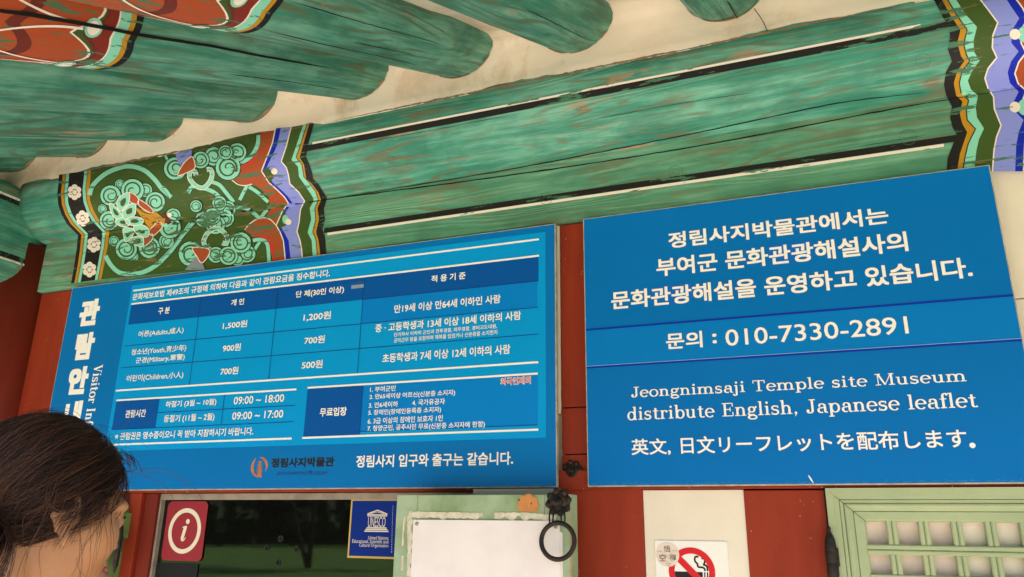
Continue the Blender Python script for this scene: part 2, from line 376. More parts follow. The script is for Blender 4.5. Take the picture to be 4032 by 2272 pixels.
# pale plaster above the round beam, curving out between the rafters
LC, LZ, LR = .06, 2.84, .178           # round beam: centre depth, height, radius
BY, BT, BB = .015, 2.668, 2.455        # plank under it: face depth, top, bottom
SL = .473; RR = .128
def eave_z(y): return 3.105 + SL*(y+.1)
prof = [(-.106, 2.875), (-.110, 2.892), (-.100, 2.93), (-.094, 2.98), (-.096, 3.03), (-.112, 3.075)] + [(-.16-.12*k, eave_z(-.16-.12*k)-.004*(k == 0)) for k in range(11)]
NX = 210; X0, X1 = -3.6, 2.2
v = []; f = []
for i in range(NX+1):
    x = X0+(X1-X0)*i/NX
    for j, (y, z) in enumerate(prof):
        n1 = (noise.noise(Vector((x*5, y*5, z*5)))*.006 + noise.noise(Vector((x*17, y*9, z*17)))*.0025)*min(1, .12+.3*j)
        v.append((x, y-n1*1.0, z+(n1*.6 if j > 2 else n1*.8-.002*(j == 0))))
k = len(prof)
for i in range(NX):
    for j in range(k-1): f.append((i*k+j, (i+1)*k+j, (i+1)*k+j+1, i*k+j+1))
eaves_plaster = tag(link_mesh('plaster_ceiling', v, f, PLASTER, smooth=True), kind='structure')
# fine cracks in that plaster
cr = MB()
def crack_on(poly, w, dy=.0):
    P = []
    for q in poly:
        d = ray(*px(*q)); t = (-.100-CAM.y)/d.y; p = CAM+d*t; P.append(p)
    for a, b in zip(P[:-1], P[1:]):
        s = (b-a).normalized().cross(Vector((0, 1, 0)))*w/2
        cr.add([a+s-Vector((0, .008, 0)), a-s-Vector((0, .008, 0)), b-s-Vector((0, .008, 0)), b+s-Vector((0, .008, 0))], [(0, 1, 2, 3)])
crack_on([('V', 1897, 25), ('V', 1912, 45), ('V', 1922, 62), ('V', 1930, 80), ('V', 1936, 92)], .0022)
crack_on([('V', 438, 322), ('V', 437, 333), ('V', 443, 345)], .0012)
cr.build('crack', HOLE, eaves_plaster)
# roof above, so that the eaves are shaded as they are
roof = MB()
y0, y1 = -1.95, 4.0
v = [(X0-1.5, y0, 3.36+SL*(y0+.1)-.02), (X1+2.5, y0, 3.36+SL*(y0+.1)-.02), (X1+2.5, .9, 3.36+SL*1.0), (X0-1.5, .9, 3.36+SL*1.0), (X1+2.5, y1, 2.4), (X0-1.5, y1, 2.4)]
v2 = [(p[0], p[1], p[2]+.22) for p in v]
roof.add(v+v2, [(3, 2, 1, 0), (5, 4, 2, 3), (6, 7, 8, 9), (9, 8, 10, 11), (0, 1, 7, 6), (1, 2, 8, 7), (2, 4, 10, 8), (3, 0, 6, 9), (5, 3, 9, 11), (4, 5, 11, 10)])
TILE = mat('grey_roof_tile', (.09, .09, .095), .8, var=.4, vscale=8)
tag(roof.build('roof', TILE), kind='structure')

# wall faces behind everything
wall = MB()
wall.box(-2.75, -2.42, .06, .14, 0, 2.46)                  # left of the ticket window
wall.box(-2.42, 2.2, .06, .14, 1.70, 2.458)                # above the openings
wall.box(-.70, 2.2, .06, .14, 0, .8)
wall.box(-.445, -.182, .034, .10, .8, 1.6455)
wall.box(.02, 2.2, .12, .14, .8, 1.70)
tag(wall.build('plaster_wall', PLASTER_W), kind='structure')
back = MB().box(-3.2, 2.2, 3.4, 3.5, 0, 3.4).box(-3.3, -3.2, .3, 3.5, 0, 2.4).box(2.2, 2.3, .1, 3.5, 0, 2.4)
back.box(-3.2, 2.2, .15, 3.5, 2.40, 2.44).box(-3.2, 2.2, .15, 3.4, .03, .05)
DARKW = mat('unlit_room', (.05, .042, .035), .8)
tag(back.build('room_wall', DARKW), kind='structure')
# plaster joint at the far right of the wall
p = onY('V', 2552, 752, .05)
tag(MB().box(.30, 2.2, .045, .0595, .03, p.z-.003, .002).box(.30, 2.2, .045, .0595, p.z+.0, 2.452, .002).build('wall_panel', PLASTER_W), kind='structure')

# ============================================================ TIMBER
# round red column at the corner
colm = thing('column', 'round dark red column at the left corner under the green beams', 'column', (-3.115, .05, 0))
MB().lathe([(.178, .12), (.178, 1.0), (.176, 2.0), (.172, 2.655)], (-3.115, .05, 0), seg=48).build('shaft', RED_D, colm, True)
STONE = mat('granite', (.34, .31, .27), .85, var=.3, vscale=40, bump=.002, bscale=90)
MB().lathe([(.26, 0.0), (.26, .05), (.23, .10), (.20, .121)], (-3.115, .05, 0), seg=32).build('foundation_stone', STONE, colm, True)

def post(x0, x1, z0, z1, y0, label, cuts=()):
    t = thing('wooden_post', label, 'post', ((x0+x1)/2, y0, z0))
    zz = [z0]+list(cuts)+[z1]
    for a, b in zip(zz[:-1], zz[1:]):
        MB().box(x0, x1, y0+(.002 if a != z0 else 0), .11, a+.0015, b-.0015, .0025).build('board', RED, t)
    return t
zc1 = onY('V', 60, 1103, .03).z
post(-2.937, -2.60, 0.03, 2.452, .030, 'flat brick red board between the corner column and the price sign', (zc1,))
MB()  # dark slot in that board
tag(MB().box(-2.93, -2.865, .024, .05, zc1-.005, zc1+.005).build('slot', HOLE, bpy.data.objects['wooden_post']), None)
za = onY('V', 1430, 1025, .03).z; zb = onY('V', 1430, 1143, .03).z
post(-.6745, -.446, .03, 2.452, .030, 'brick red post between the two blue signs', (zb, za))
post(-.182, .018, .03, 1.6455, .030, 'wide brick red post between the no smoking notice and the lattice window')
tag(MB().box(-.6995, -.677, .036, .058, onY('V', 1402, 1040, .03).z, 2.452).build('plaster_strip', PLASTER_W), kind='structure')
# plaster sliver above the price sign's left end
tag(MB().box(-2.66, -1.2, .022, .0595, 2.4405, 2.4535).build('plaster_strip', PLASTER_W), kind='structure')

# jambs of the ticket window
jx = [onY('i', 232, 400, .03).x, onY('i', 330, 400, .03).x, onY('i', 420, 400, .03).x, onY('i', 497, 220, .045).x]
jamb = thing('window_jamb', 'stepped dark red jamb left of the ticket window', 'jamb', (jx[0], .03, .03))
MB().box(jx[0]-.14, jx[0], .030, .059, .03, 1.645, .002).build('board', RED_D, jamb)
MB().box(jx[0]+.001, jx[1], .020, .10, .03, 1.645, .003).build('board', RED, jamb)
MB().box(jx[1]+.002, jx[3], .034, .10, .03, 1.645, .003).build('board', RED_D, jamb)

# long red rail right under the signs
rail = thing('wooden_rail', 'thin brick red rail running under both blue signs', 'rail', (-.3, .02, 1.66))
MB().box(-2.58, -.70, .018, .06, 1.6455+.0005, 1.70, .002).build('board', RED, rail)
MB().box(-.70, 2.2, .020, .0335, 1.6475, 1.70, .002).build('board', RED, rail)

# ticket window: frame, glass with talk holes
wx0 = onY('i', 500, 200, .05).x; wz1 = onY('i', 1200, 193, .05).z
gx0 = onY('i', 540, 220, .06).x; gz1 = onY('i', 1200, 232, .06).z
ALU = mat('weathered_window_frame', (.30, .25, .19), .5, var=.3, vscale=20)
tw = thing('ticket_window', 'dark glass ticket window in a thin beige frame under the price sign', 'window', (-1.6, .06, .9))
MB().box(wx0, gx0, .045, .10, .7, wz1, .001).build('frame_side', ALU, tw)
MB().box(wx0, -.66, .0455, .10, gz1, wz1+.006, .001).build('frame_top', ALU, tw)
MB().box(wx0, -.66, .0455, .10, .66, .70, .001).build('frame_bottom', ALU, tw)
MB().box(-2.42, -.66, .05, .12, .03, .66).build('sill_panel', RED, tw)
gm = bpy.data.materials.new('window_glass'); gm.use_nodes = True
b = gm.node_tree.nodes['Principled BSDF']; b.inputs['Base Color'].default_value = (.0035, .0035, .003, 1); b.inputs['Roughness'].default_value = .025; b.inputs['IOR'].default_value = 1.65
MB().box(gx0, -.66, .062, .066, .70, gz1).build('pane', gm, tw)
RUB = mat('scratched_hole_rim', (.022, .026, .017), .5)
for cx, cy in ((1512, 560), (1395, 640), (1645, 650), (1490, 762)):
    p = onY('i', cx, cy, .06)
    h = MB(); n = 20
    h.tube([(p.x+.0085*math.cos(2*math.pi*q/n), .0605, p.z+.0085*math.sin(2*math.pi*q/n)) for q in range(n)], .0017, 6, closed=True)
    h.build('talk_hole', RUB, tw, True)
    MB().lathe([(.0078, .0600), (.0078, .0616)], (p.x, 0, p.z), 'Y', 18).build('talk_hole', HOLE, tw)
# black panel taped under the information sticker
a = onY('i', 475, 757, .058); c = onY('i', 812, 884, .058)
tag(MB().box(gx0+.004, onY('i', 812, 800, .058).x, .0585, .0605, .72, a.z-.002).build('black_panel', mat('black_card', (.006, .006, .006), .6)), 'black card behind the glass under the red information sticker', 'card')

# ---- information sticker
inf = thing('information_sticker', 'red sticker with a white letter i in a ring on the ticket window', 'sticker', onY('i', 700, 740, .056))
A = onY('i', 487, 745, .057); B = onY('i', 912, 242, .057)
# the box is upright in the place: take mid heights of its slanted outline
A = onY('i', 500, 742, .057); B = onY('i', 905, 244, .057); rx0, rx1, rz0, rz1 = A.x, B.x, A.z, B.z
def rrect(x0, x1, z0, z1, r, n=6):
    P = []
    for cx, cz, a0 in ((x1-r, z1-r, 0), (x0+r, z1-r, 90), (x0+r, z0+r, 180), (x1-r, z0+r, 270)):
        P += [(cx+r*math.cos(math.radians(a0+90*q/n)), cz+r*math.sin(math.radians(a0+90*q/n))) for q in range(n+1)]
    return P
MAROON = mat('maroon_print', (.27, .018, .028), .4)
MB().flat(rrect(rx0, rx1, rz0, rz1, .018), .0565, .0015).build('sheet', MAROON, inf)
cx, cz = (rx0+rx1)/2, (rz0+rz1)/2
ring = MB(); R1 = (rx1-rx0)*.36; R2 = (rz1-rz0)*.345
ring.strip([(cx+R1*math.cos(2*math.pi*q/48), cz+R2*math.sin(2*math.pi*q/48)) for q in range(49)], .0145, .0560)
for i_, f_ in enumerate(ring.f): ring.f[i_] = f_[::-1]
ring.build('ring', CREAM, inf)
lt = MB(); s = (rz1-rz0)*.50
def sl(P, W_, y_): lt.strip([(cx+(p[0]+p[1]*.22)*s, cz+p[1]*s) for p in P], [w*s for w in W_], y_)
sl([(.0, .14), (.0, -.26)], [.135, .135], .0557); sl([(-.13, .115), (-.04, .13), (.06, .16)], [.03, .05, .02], .0556)
sl([(.0, -.24), (.015, -.315), (.06, -.335), (.115, -.29), (.145, -.22)], [.135, .10, .055, .04, .02], .0555)
lt.flat([(cx+(.035+.31*.22+.085*math.cos(q*.5236))*s, cz+(.31+.085*math.sin(q*.5236))*s) for q in range(12)], .0554, .0003)
for i_, f_ in enumerate(lt.f):
    q = [lt.v[k] for k in f_]
    if len(f_) == 4 and (q[1]-q[0]).cross(q[2]-q[0]).y > 1e-9 and q[0].y == q[1].y == q[2].y: lt.f[i_] = f_[::-1]
lt.build('letter', CREAM, inf)

# ---- blue and gold sticker with a temple emblem
un = thing('blue_sticker', 'blue gold edged sticker with a white temple emblem on the ticket window', 'sticker', onY('i', 2200, 720, .056))
A = onY('i', 2078, 722, .057); B = onY('i', 2560, 224, .057)
ux0, uz0, ux1, uz1 = onY('i', 2090, 480, .057).x, A.z, B.x, onY('i', 2300, 224, .057).z
GOLD = mat('gold_print', (.55, .36, .08), .4); NAVY = mat('navy_print', (.001, .020, .19), .45, spec=.12)
MB().flat([(ux0, uz0), (ux1, uz0), (ux1, uz1), (ux0, uz1)], .0590, .001).build('border', GOLD, un)
MB().flat([(ux0+.006, uz0+.006), (ux1-.006, uz0+.006), (ux1-.006, uz1-.006), (ux0+.006, uz1-.006)], .0583, .0004).build('sheet', NAVY, un)
lg = MB(); Y = .0580
def seg(x0_, y0_, x1_, y1_, w, c='i'):
    a = onY(c, x0_, y0_, Y); b = onY(c, x1_, y1_, Y); lg.strip([(a.x, a.z), (b.x, b.z)], w, Y)
tx0 = onY('i', 2247, 370, Y).x; tx1 = onY('i', 2413, 370, Y).x; tm = (tx0+tx1)/2
z = lambda y_: onY('i', 2330, y_, Y).z
lg.strip([(tx0, z(352)), (tm, z(320)), (tx1, z(352))], .0035, Y); lg.strip([(tx0-.001, z(357)), (tx1+.001, z(357))], .0025, Y)
lg.strip([(tx0+.012, z(349)), (tm, z(334)), (tx1-.012, z(349))], .0015, Y-.0001)
lg.strip([(tx0, z(368)), (tx1, z(368))], .0032, Y)
for k_, (yy_, ex) in enumerate(((469, 0), (483, .004), (498, .008))):
    lg.strip([(tx0-ex, z(yy_)), (tx1+ex, z(yy_))], .0036, Y)
for i_, f_ in enumerate(lg.f):
    q = [lg.v[k] for k in f_]
    if (q[1]-q[0]).cross(q[2]-q[0]).y > 0: lg.f[i_] = f_[::-1]
lg.build('emblem', CREAM, un)
lettering('UNESCO', ('i', 2250, 462), ('i', 2402, 376), .0580, CREAM, un, .0)
lettering('United Nations', ('i', 2254, 566), ('i', 2424, 540), .0580, CREAM, un, .0)
lettering('Educational, Scientific and', ('i', 2118, 600), ('i', 2424, 570), .0580, CREAM, un, .0)
lettering('Cultural Organization', ('i', 2176, 637), ('i', 2424, 604), .0580, CREAM, un, .0)
dm = MB()
for k_ in range(24):
    yy_ = 283+390*(k_/23)**1.25; p = onY('i', 2463-12*(k_/23), yy_, Y); r_ = .0007+.0007*k_/23
    dm.flat([(p.x+r_*math.cos(q), p.z+r_*math.sin(q)) for q in (0, 1.05, 2.1, 3.14, 4.19, 5.24)], Y, .0003)
dm.build('dotted_line', WHITE, un)

# ============================================================ THE ROUND BEAM AND ITS PLANK
def timber_round(name, xa, xb, mat_, parent, c=(LC, LZ), r=LR, seg=56, cuts=110):
    m = MB(); v = []; f = []
    for i in range(cuts+1):
        x = xa+(xb-xa)*i/cuts
        for k in range(seg):
            a = 2*math.pi*k/seg
            rr = r*(1+.006*noise.noise(Vector((x*1.3, math.cos(a)*1.5, math.sin(a)*1.5))))
            v.append((x, c[0]-rr*math.cos(a), c[1]+rr*math.sin(a)))
    for i in range(cuts):
        for k in range(seg):
            a, b_ = i*seg+k, i*seg+(k+1) % seg; f.append((a, b_, b_+seg, a+seg))
    f.append(tuple(range(seg))[::-1]); f.append(tuple(range(cuts*seg, (cuts+1)*seg)))
    m.add(v, f); return m.build(name, mat_, parent, True)
beam = thing('roof_beam', 'long round green beam with black and white lines and a painted flower panel', 'beam', (-.6, .06, 2.84))
timber_round('log', -2.99, 2.2, GREEN_B, beam)
lip = MB(); NL = 160
v = []; f = []
plank = MB().box(-2.945, 2.2, BY, .11, BB, BT+.012, .003)
plank.build('plank', GREEN_L, beam)

def hitbeam(X, Y, lift=0.0):
    """first point of the log or its plank met by a sight line, lifted off the surface"""
    d = ray(X, Y); t = (BY-lift-CAM.y)/d.y; p = CAM+d*t
    oy, oz = CAM.y-LC, CAM.z-LZ; a = d.y*d.y+d.z*d.z; b_ = 2*(oy*d.y+oz*d.z); R_ = LR*1.002+lift; c_ = oy*oy+oz*oz-R_*R_
    D = b_*b_-4*a*c_
    if D > 0:
        t2 = (-b_-math.sqrt(D))/2/a
        if t2 < t: return CAM+d*t2
    elif p.z > BT:                     # grazing the limb: stay on the log's edge
        t3 = -b_/2/a; q = CAM+d*t3; n = Vector((0, q.y-LC, q.z-LZ)).normalized(); return Vector((q.x, LC+n.y*R_, LZ+n.z*R_))
    return p
def topclip(X):                        # upper edge of the visible beam, photograph pixels
    K = [(0, 744), (100, 723), (235, 688), (1017, 540), (1330, 488), (2016, 347), (2986, 149), (3700, 0), (4100, -80)]
    for (a, b_), (c_, d_) in zip(K[:-1], K[1:]):
        if a <= X <= c_: return b_+(d_-b_)*(X-a)/(c_-a)
    return K[-1][1]
class Paint:
    def __init__(s): s.v = []; s.f = []; s.m = []; s.k = 0
    def stroke(s, pts, w, mi, layer, closed=False, taper=False, crop=None, smooth=True, step=9):
        P = [Vector(px(crop, *p)) if crop else Vector(p) for p in pts]
        if smooth and len(P) > 2: P = catmull(P, step, closed)
        else:
            Q = [P[0]]
            for a, b_ in zip(P[:-1], P[1:]):
                n = max(1, int((b_-a).length/step)); Q += [a.lerp(b_, i/n) for i in range(1, n+1)]
            P = Q
        sc = CR[crop][2] if crop else 1; n = len(P); k0 = len(s.v); s.k += 1; lift = .0006+layer*.00035+(s.k % 12)*.00002
        for i in range(n):
            a = P[(i-1) % n] if closed else P[max(i-1, 0)]; b_ = P[(i+1) % n] if closed else P[min(i+1, n-1)]
            d = (b_-a).normalized() if (b_-a).length else Vector((1, 0)); q = Vector((-d.y, d.x))
            ww = (w[0]+(w[1]-w[0])*i/(n-1) if isinstance(w, tuple) else w)*sc/2
            if taper: ww *= min(1, .15+3*min(i, n-1-i)/n)
            for sg in (1, -1):
                pt = P[i]+q*ww*sg; s.v.append(hitbeam(pt.x, pt.y, lift))
        for i in range(n-1 if not closed else n):
            a = k0+2*i; b_ = k0+2*((i+1) % n); s.f.append((a, b_, b_+1, a+1)); s.m.append(mi)
    def fill(s, poly, mi, layer, crop=None, smooth=False, step=14):
        P = [Vector(px(crop, *p)) if crop else Vector(p) for p in poly]
        if smooth: P = catmull(P, 8, True)
        else:
            Q = []
            for a, b_ in zip(P, P[1:]+P[:1]):
                n = max(1, int((b_-a).length/step)); Q += [a.lerp(b_, i/n) for i in range(n)]
            P = Q
        n = len(P); s.k += 1; lift = .0006+layer*.00035+(s.k % 12)*.00002
        pts = list(P); xs = [p.x for p in P]; ys = [p.y for p in P]
        yy = min(ys)+step*.5
        while yy < max(ys):
            xx = min(xs)+step*.5
            while xx < max(xs): pts.append(Vector((xx+random.uniform(-1, 1), yy+random.uniform(-1, 1)))); xx += step
            yy += step
        vo, eo, fo, *_ = delaunay_2d_cdt(pts, [], [list(range(n))], 1, .01)
        k0 = len(s.v)
        for q in vo: s.v.append(hitbeam(q.x, q.y, lift))
        for q in fo: s.f.append(tuple(k0+i for i in q)); s.m.append(mi)
    def disc(s, c, r, mi, layer, crop=None, ry=None, ang=0, n=18):
        ry = ry or r; ca, sa = math.cos(ang), math.sin(ang)
        pl = [(c[0]+r*math.cos(2*math.pi*k/n)*ca-ry*math.sin(2*math.pi*k/n)*sa, c[1]+r*math.cos(2*math.pi*k/n)*sa+ry*math.sin(2*math.pi*k/n)*ca) for k in range(n)]
        s.fill(pl, mi, layer, crop, False, 16)
    def build(s, name, parent):
        for i, f_ in enumerate(s.f):
            q = [s.v[k] for k in f_]
            nrm = (q[1]-q[0]).cross(q[2]-q[0])
            if nrm.dot(q[0]-CAM) > 0: s.f[i] = f_[::-1]
        return link_mesh(name, s.v, s.f, PM, parent, False, s.m)
def catmull(P, step, closed=False):
    out = []; n = len(P)
    for i in range(n if closed else n-1):
        p0 = P[(i-1) % n] if closed or i > 0 else P[0]; p1 = P[i]; p2 = P[(i+1) % n]; p3 = P[(i+2) % n] if closed or i+2 < n else P[n-1]
        m = max(2, int((p2-p1).length/step))
        for k in range(m):
            t = k/m; out.append(.5*((2*p1)+(p2-p0)*t+(2*p0-5*p1+4*p2-p3)*t*t+(3*p1-p0-3*p2+p3)*t*t*t))
    if not closed: out.append(P[-1].copy())
    return out
def pm(n, c, worn=.45, wc=(.06, .16, .09)): return mat('pattern_'+n, c, .6, worn=worn, wcol=wc)
PM = [pm('black', (.013, .011, .010), .42), pm('ochre', (.46, .22, .012), .4), pm('mint', (.22, .58, .42), .5), pm('olive', (.045, .085, .014), .3, (.16, .12, .05)),
      pm('orange', (.34, .062, .016), .52, (.07, .14, .07)), pm('brown', (.13, .022, .012), .4), pm('white', (.76, .66, .56), .32), pm('royal_blue', (.004, .016, .37), .38),
      pm('lilac', (.22, .25, .62), .44), pm('red', (.55, .03, .02), .4), pm('grey_blue', (.20, .23, .27), .4), pm('red_brown', (.19, .022, .010), .5)]
BK, OC, MI, OL, OR, BR, WH, BL, LI, RD, GB, RB = range(12)

# ---- painted end panel on the left of the beam
pa = Paint(); KB = [(84, 330), (78, 420), (66, 520), (76, 640), (110, 740), (165, 835), (277, 948), (262, 1100), (235, 1290), (205, 1440)]
OFF = [0, 37, 68, 108, 254, 290, 326]
def shifted(d): return [(x+d*(1 if y < 900 else .98 if y < 1200 else .95), y-d*.13) for x, y in KB]
for (d0, d1), mi in zip(zip(OFF[:-1], OFF[1:]), (BK, OC, MI, BK, MI, OC)):
    A_ = shifted(d0); B_ = shifted(d1); pa.fill(A_+B_[::-1], mi, 2, 'm')
for d in (106, 68, 290, 254): pa.stroke(shifted(d), 5, BK, 3, crop='m', smooth=False)
for cx, cy, an in ((243, 510, 0), (325, 778, .9), (440, 1045, .1), (395, 1300, 0)):
    pa.disc((cx, cy), 23, WH, 4, 'm', 25)
    for k in range(6):
        a = an+math.pi/6+k*math.pi/3; pa.disc((cx+48*math.cos(a), cy+(55 if k % 3 else 58)*math.sin(a)), 25, WH, 4, 'm', 30, a)
        pa.stroke([(cx+30*math.cos(a), cy+34*math.sin(a)), (cx+62*math.cos(a), cy+70*math.sin(a))], 4, BK, 6, crop='m', taper=True)
pa.build('painted_border', beam)

gr = Paint()
W1 = [(1112, 60), (1085, 200), (1060, 270), (1000, 420), (975, 485), (1050, 600), (1130, 670), (1200, 740), (1240, 800), (1180, 880), (1120, 1020), (1160, 1090), (1190, 1170), (1212, 1380)]
W2 = [(1268, 50), (1220, 240), (1170, 390), (1220, 450), (1240, 520), (1255, 610), (1340, 690), (1400, 780), (1360, 860), (1345, 990), (1325, 1080), (1355, 1170), (1370, 1250), (1382, 1380)]
M1 = [(1385, 30), (1320, 230), (1270, 375), (1335, 440), (1345, 540), (1400, 620), (1480, 740), (1490, 780), (1450, 850), (1465, 960), (1430, 1090), (1470, 1170), (1482, 1360)]
O1 = [(1420, 25), (1360, 220), (1315, 350), (1372, 420), (1392, 540), (1440, 595), (1510, 690), (1535, 770), (1500, 850), (1510, 960), (1480, 1085), (1510, 1160), (1527, 1350)]
B1 = [(1450, 20), (1390, 220), (1355, 350), (1397, 420), (1420, 560), (1467, 600), (1537, 690), (1565, 770), (1530, 850), (1545, 960), (1515, 1090), (1540, 1160), (1562, 1345)]
K1 = [(1492, 10), (1430, 240), (1415, 340), (1440, 400), (1475, 500), (1482, 560), (1540, 620), (1620, 750), (1590, 860), (1600, 960), (1575, 1060), (1600, 1130), (1617, 1335)]
E1 = [px('m', *q) for q in shifted(326)]
gr.fill(E1+[px('n', *q) for q in W1[::-1]], OL, 1)
gr.build('painted_ground', beam)
bd = Paint()
bd.fill(W1+W2[::-1], LI, 2, 'n'); bd.fill(W2+M1[::-1], OL, 2, 'n'); bd.fill(M1+O1[::-1], MI, 2, 'n'); bd.fill(O1+B1[::-1], OC, 2, 'n'); bd.fill(B1+K1[::-1], BK, 2, 'n')
WB = [(x+(52 if y < 420 or y > 1100 else 38), y) for x, y in W1]; bd.fill(W1+WB[::-1], BL, 3, 'n')
bd.stroke(W1, 11, WH, 4, crop='n', smooth=False); bd.stroke(W2, 11, WH, 4, crop='n', smooth=False)
bd.stroke(O1, 6, BK, 4, crop='n', smooth=False); bd.stroke(B1, 6, BK, 4, crop='n', smooth=False)
bd.fill([(980, 480), (1040, 450), (1110, 530), (1055, 605)], OL, 4, 'n'); bd.fill([(1190, 880), (1235, 930), (1215, 1020), (1130, 1060), (1120, 1020)], OL, 4, 'n')
bd.disc((1210, 960), 30, MI, 5, 'n', 45); bd.disc((1102, 488), 31, WH, 6, 'n'); bd.disc((1240, 985), 31, WH, 6, 'n')
# second, mirrored border at the right end
R0 = [(365, -10), (430, 120), (480, 210), (500, 290), (480, 400), (515, 500), (465, 590), (450, 690), (470, 780), (515, 870), (500, 960), (520, 1040), (555, 1100), (520, 1190), (480, 1290), (472, 1400)]
R1_ = [(430, -10), (500, 120), (585, 245), (560, 350), (590, 460), (618, 497), (560, 580), (530, 680), (550, 780), (600, 830), (580, 930), (600, 1010), (640, 1080), (610, 1170), (580, 1260), (557, 1400)]
R2_ = [(475, -10), (560, 130), (640, 245), (610, 360), (635, 450), (662, 500), (600, 580), (575, 680), (590, 760), (652, 820), (632, 900), (640, 980), (708, 1055), (650, 1170), (625, 1270), (602, 1400)]
R3_ = [(545, -10), (620, 110), (720, 220), (690, 340), (700, 430), (742, 495), (680, 580), (645, 660), (670, 730), (727, 780), (710, 880), (720, 960), (777, 1050), (735, 1140), (715, 1230), (697, 1400)]
R4_ = [(738, -15), (820, 90), (890, 185), (850, 290), (845, 390), (882, 470), (810, 560), (785, 640), (810, 720), (855, 790), (862, 890), (917, 1025), (880, 1120), (860, 1220), (846, 1400)]
R5_ = [(950, -20), (1010, 70), (1065, 150), (1010, 240), (1000, 350), (1060, 420), (1000, 500), (970, 590), (990, 680), (1060, 750), (1020, 830), (1020, 900), (1100, 980), (1060, 1080), (1040, 1190), (1032, 1400)]
R6_ = [(1030, -20), (1090, 60), (1135, 150), (1085, 240), (1080, 350), (1120, 430), (1060, 510), (1030, 600), (1055, 680), (1120, 740), (1090, 830), (1090, 900), (1160, 980), (1120, 1080), (1110, 1190), (1100, 1400)]
for A_, B_, mi in ((R0, R1_, BK), (R1_, R2_, OC), (R2_, R3_, MI), (R3_, R4_, OL), (R4_, R5_, LI), (R5_, R6_, BL)): bd.fill(A_+B_[::-1], mi, 2, 'r')
bd.fill(R6_+[(1500, 1400), (1500, -60)], OR, 2, 'r')
for Q in (R4_, R6_): bd.stroke(Q, 12, WH, 4, crop='r', smooth=False)
for Q in (R2_,): bd.stroke(Q, 9, BK, 4, crop='r', smooth=False)
for cy in (280, 875): bd.disc((1120, cy), 70, MI, 4, 'r'); bd.disc((1030, cy), 44, WH, 5, 'r')
bd.build('painted_border', beam)

fl = Paint()
def curl(c, r, crop, a0=0.0, layer=3, dirn=1):
    x, y = c; r = r*1.1; k = r*.94
    fl.disc(c, r, BK, layer, crop); fl.disc(c, r-8, MI, layer+1, crop)
    sp = []; sp2 = []
    for q in range(34):
        t = q/33; a = a0+dirn*t*3.3*math.pi; rr = r*(.66-.04*t/.5) if t < .5 else r*(.62-.48*(t-.5)/.5)
        sp.append((x+rr*math.cos(a), y+rr*math.sin(a)))
    fl.stroke(sp, (r*.15, r*.10), OL, layer+2, crop=crop, step=7)
for c, r in (((705, 430), 52), ((965, 490), 70), ((525, 680), 48), ((1180, 1010), 75), ((645, 1010), 55), ((850, 1170), 48), ((1250, 750), 75)): curl(c, r, 'm', 1, 2)
for k, (c, r) in enumerate((((610, 545), 102), ((835, 490), 112), ((1065, 610), 98), ((1215, 870), 108), ((1005, 1075), 105), ((770, 1090), 106), ((595, 800), 95))): curl(c, r, 'm', k*1.1, 4+(k % 2)*3)
# heart-shaped band round it
H1 = [(395, 540), (430, 440), (540, 335), (660, 275), (800, 245), (950, 285), (1060, 380), (1130, 470), (1230, 560)]
H2 = [(560, 1160), (610, 1250), (700, 1330), (830, 1345), (960, 1320), (1100, 1235), (1250, 1080), (1360, 930), (1450, 800)]
for H in (H1, H2):
    fl.stroke(H, 56, BK, 1.6, crop='m'); fl.stroke(H, 46, MI, 2.4, crop='m')
def petal(poly, mi=MI, core=True, lay=12):
    fl.fill(poly, mi, lay, 'm', True); fl.stroke(poly, 8, WH, lay+1.5, closed=True, crop='m')
    if core:
        cx = sum(p[0] for p in poly)/len(poly); cy = sum(p[1] for p in poly)/len(poly)
        fl.fill([(cx+(p[0]-cx)*.45, cy+(p[1]-cy)*.45) for p in poly], OL, lay+1, 'm', True)
fl.fill([(860, 670), (960, 690), (1080, 715), (1165, 790), (1160, 850), (1080, 870), (1010, 910), (990, 860), (940, 790)], OC, 11, 'm')
for poly in ([(780, 515), (850, 530), (895, 580), (880, 635), (800, 600)], [(900, 585), (990, 640), (1045, 700), (1020, 725), (900, 645)], [(1090, 815), (1145, 850), (1090, 920), (1040, 955), (1000, 915)], [(945, 975), (1035, 935), (1040, 980), (1000, 1030), (945, 1062)]):
    petal(poly, OR, False, 11.5)
fl.fill([(1130, 715), (1185, 740), (1232, 810), (1150, 862), (1168, 790)], BR, 12, 'm'); fl.disc((1212, 743), 24, WH, 13, 'm')
for k, poly in enumerate(([(800, 515), (720, 545), (675, 610), (690, 690), (740, 700), (795, 625)], [(862, 630), (790, 640), (728, 700), (750, 775), (820, 760), (862, 730)], [(602, 620), (680, 680), (735, 770), (680, 785), (620, 730)],
             [(745, 875), (850, 890), (830, 960), (765, 1018), (742, 945)], [(845, 855), (940, 845), (998, 890), (995, 960), (910, 965), (860, 910)], [(820, 980), (890, 960), (942, 965), (940, 1066), (860, 1045)],
             [(655, 810), (720, 770), (800, 800), (795, 850), (720, 860)], [(760, 800), (810, 765), (890, 765), (945, 790), (930, 835), (860, 850), (790, 840)])): petal(poly, lay=13+k)
for p_ in ([(900, 680), (960, 720), (1040, 730)], [(1030, 830), (1060, 810), (1090, 830), (1110, 800)], [(960, 770), (1000, 790)], [(1000, 870), (1040, 850), (1050, 815)]): fl.stroke(p_, 7, BK, 14, crop='m')
fl.build('painted_flower', beam)

sc = Paint(); fl, keep = sc, fl
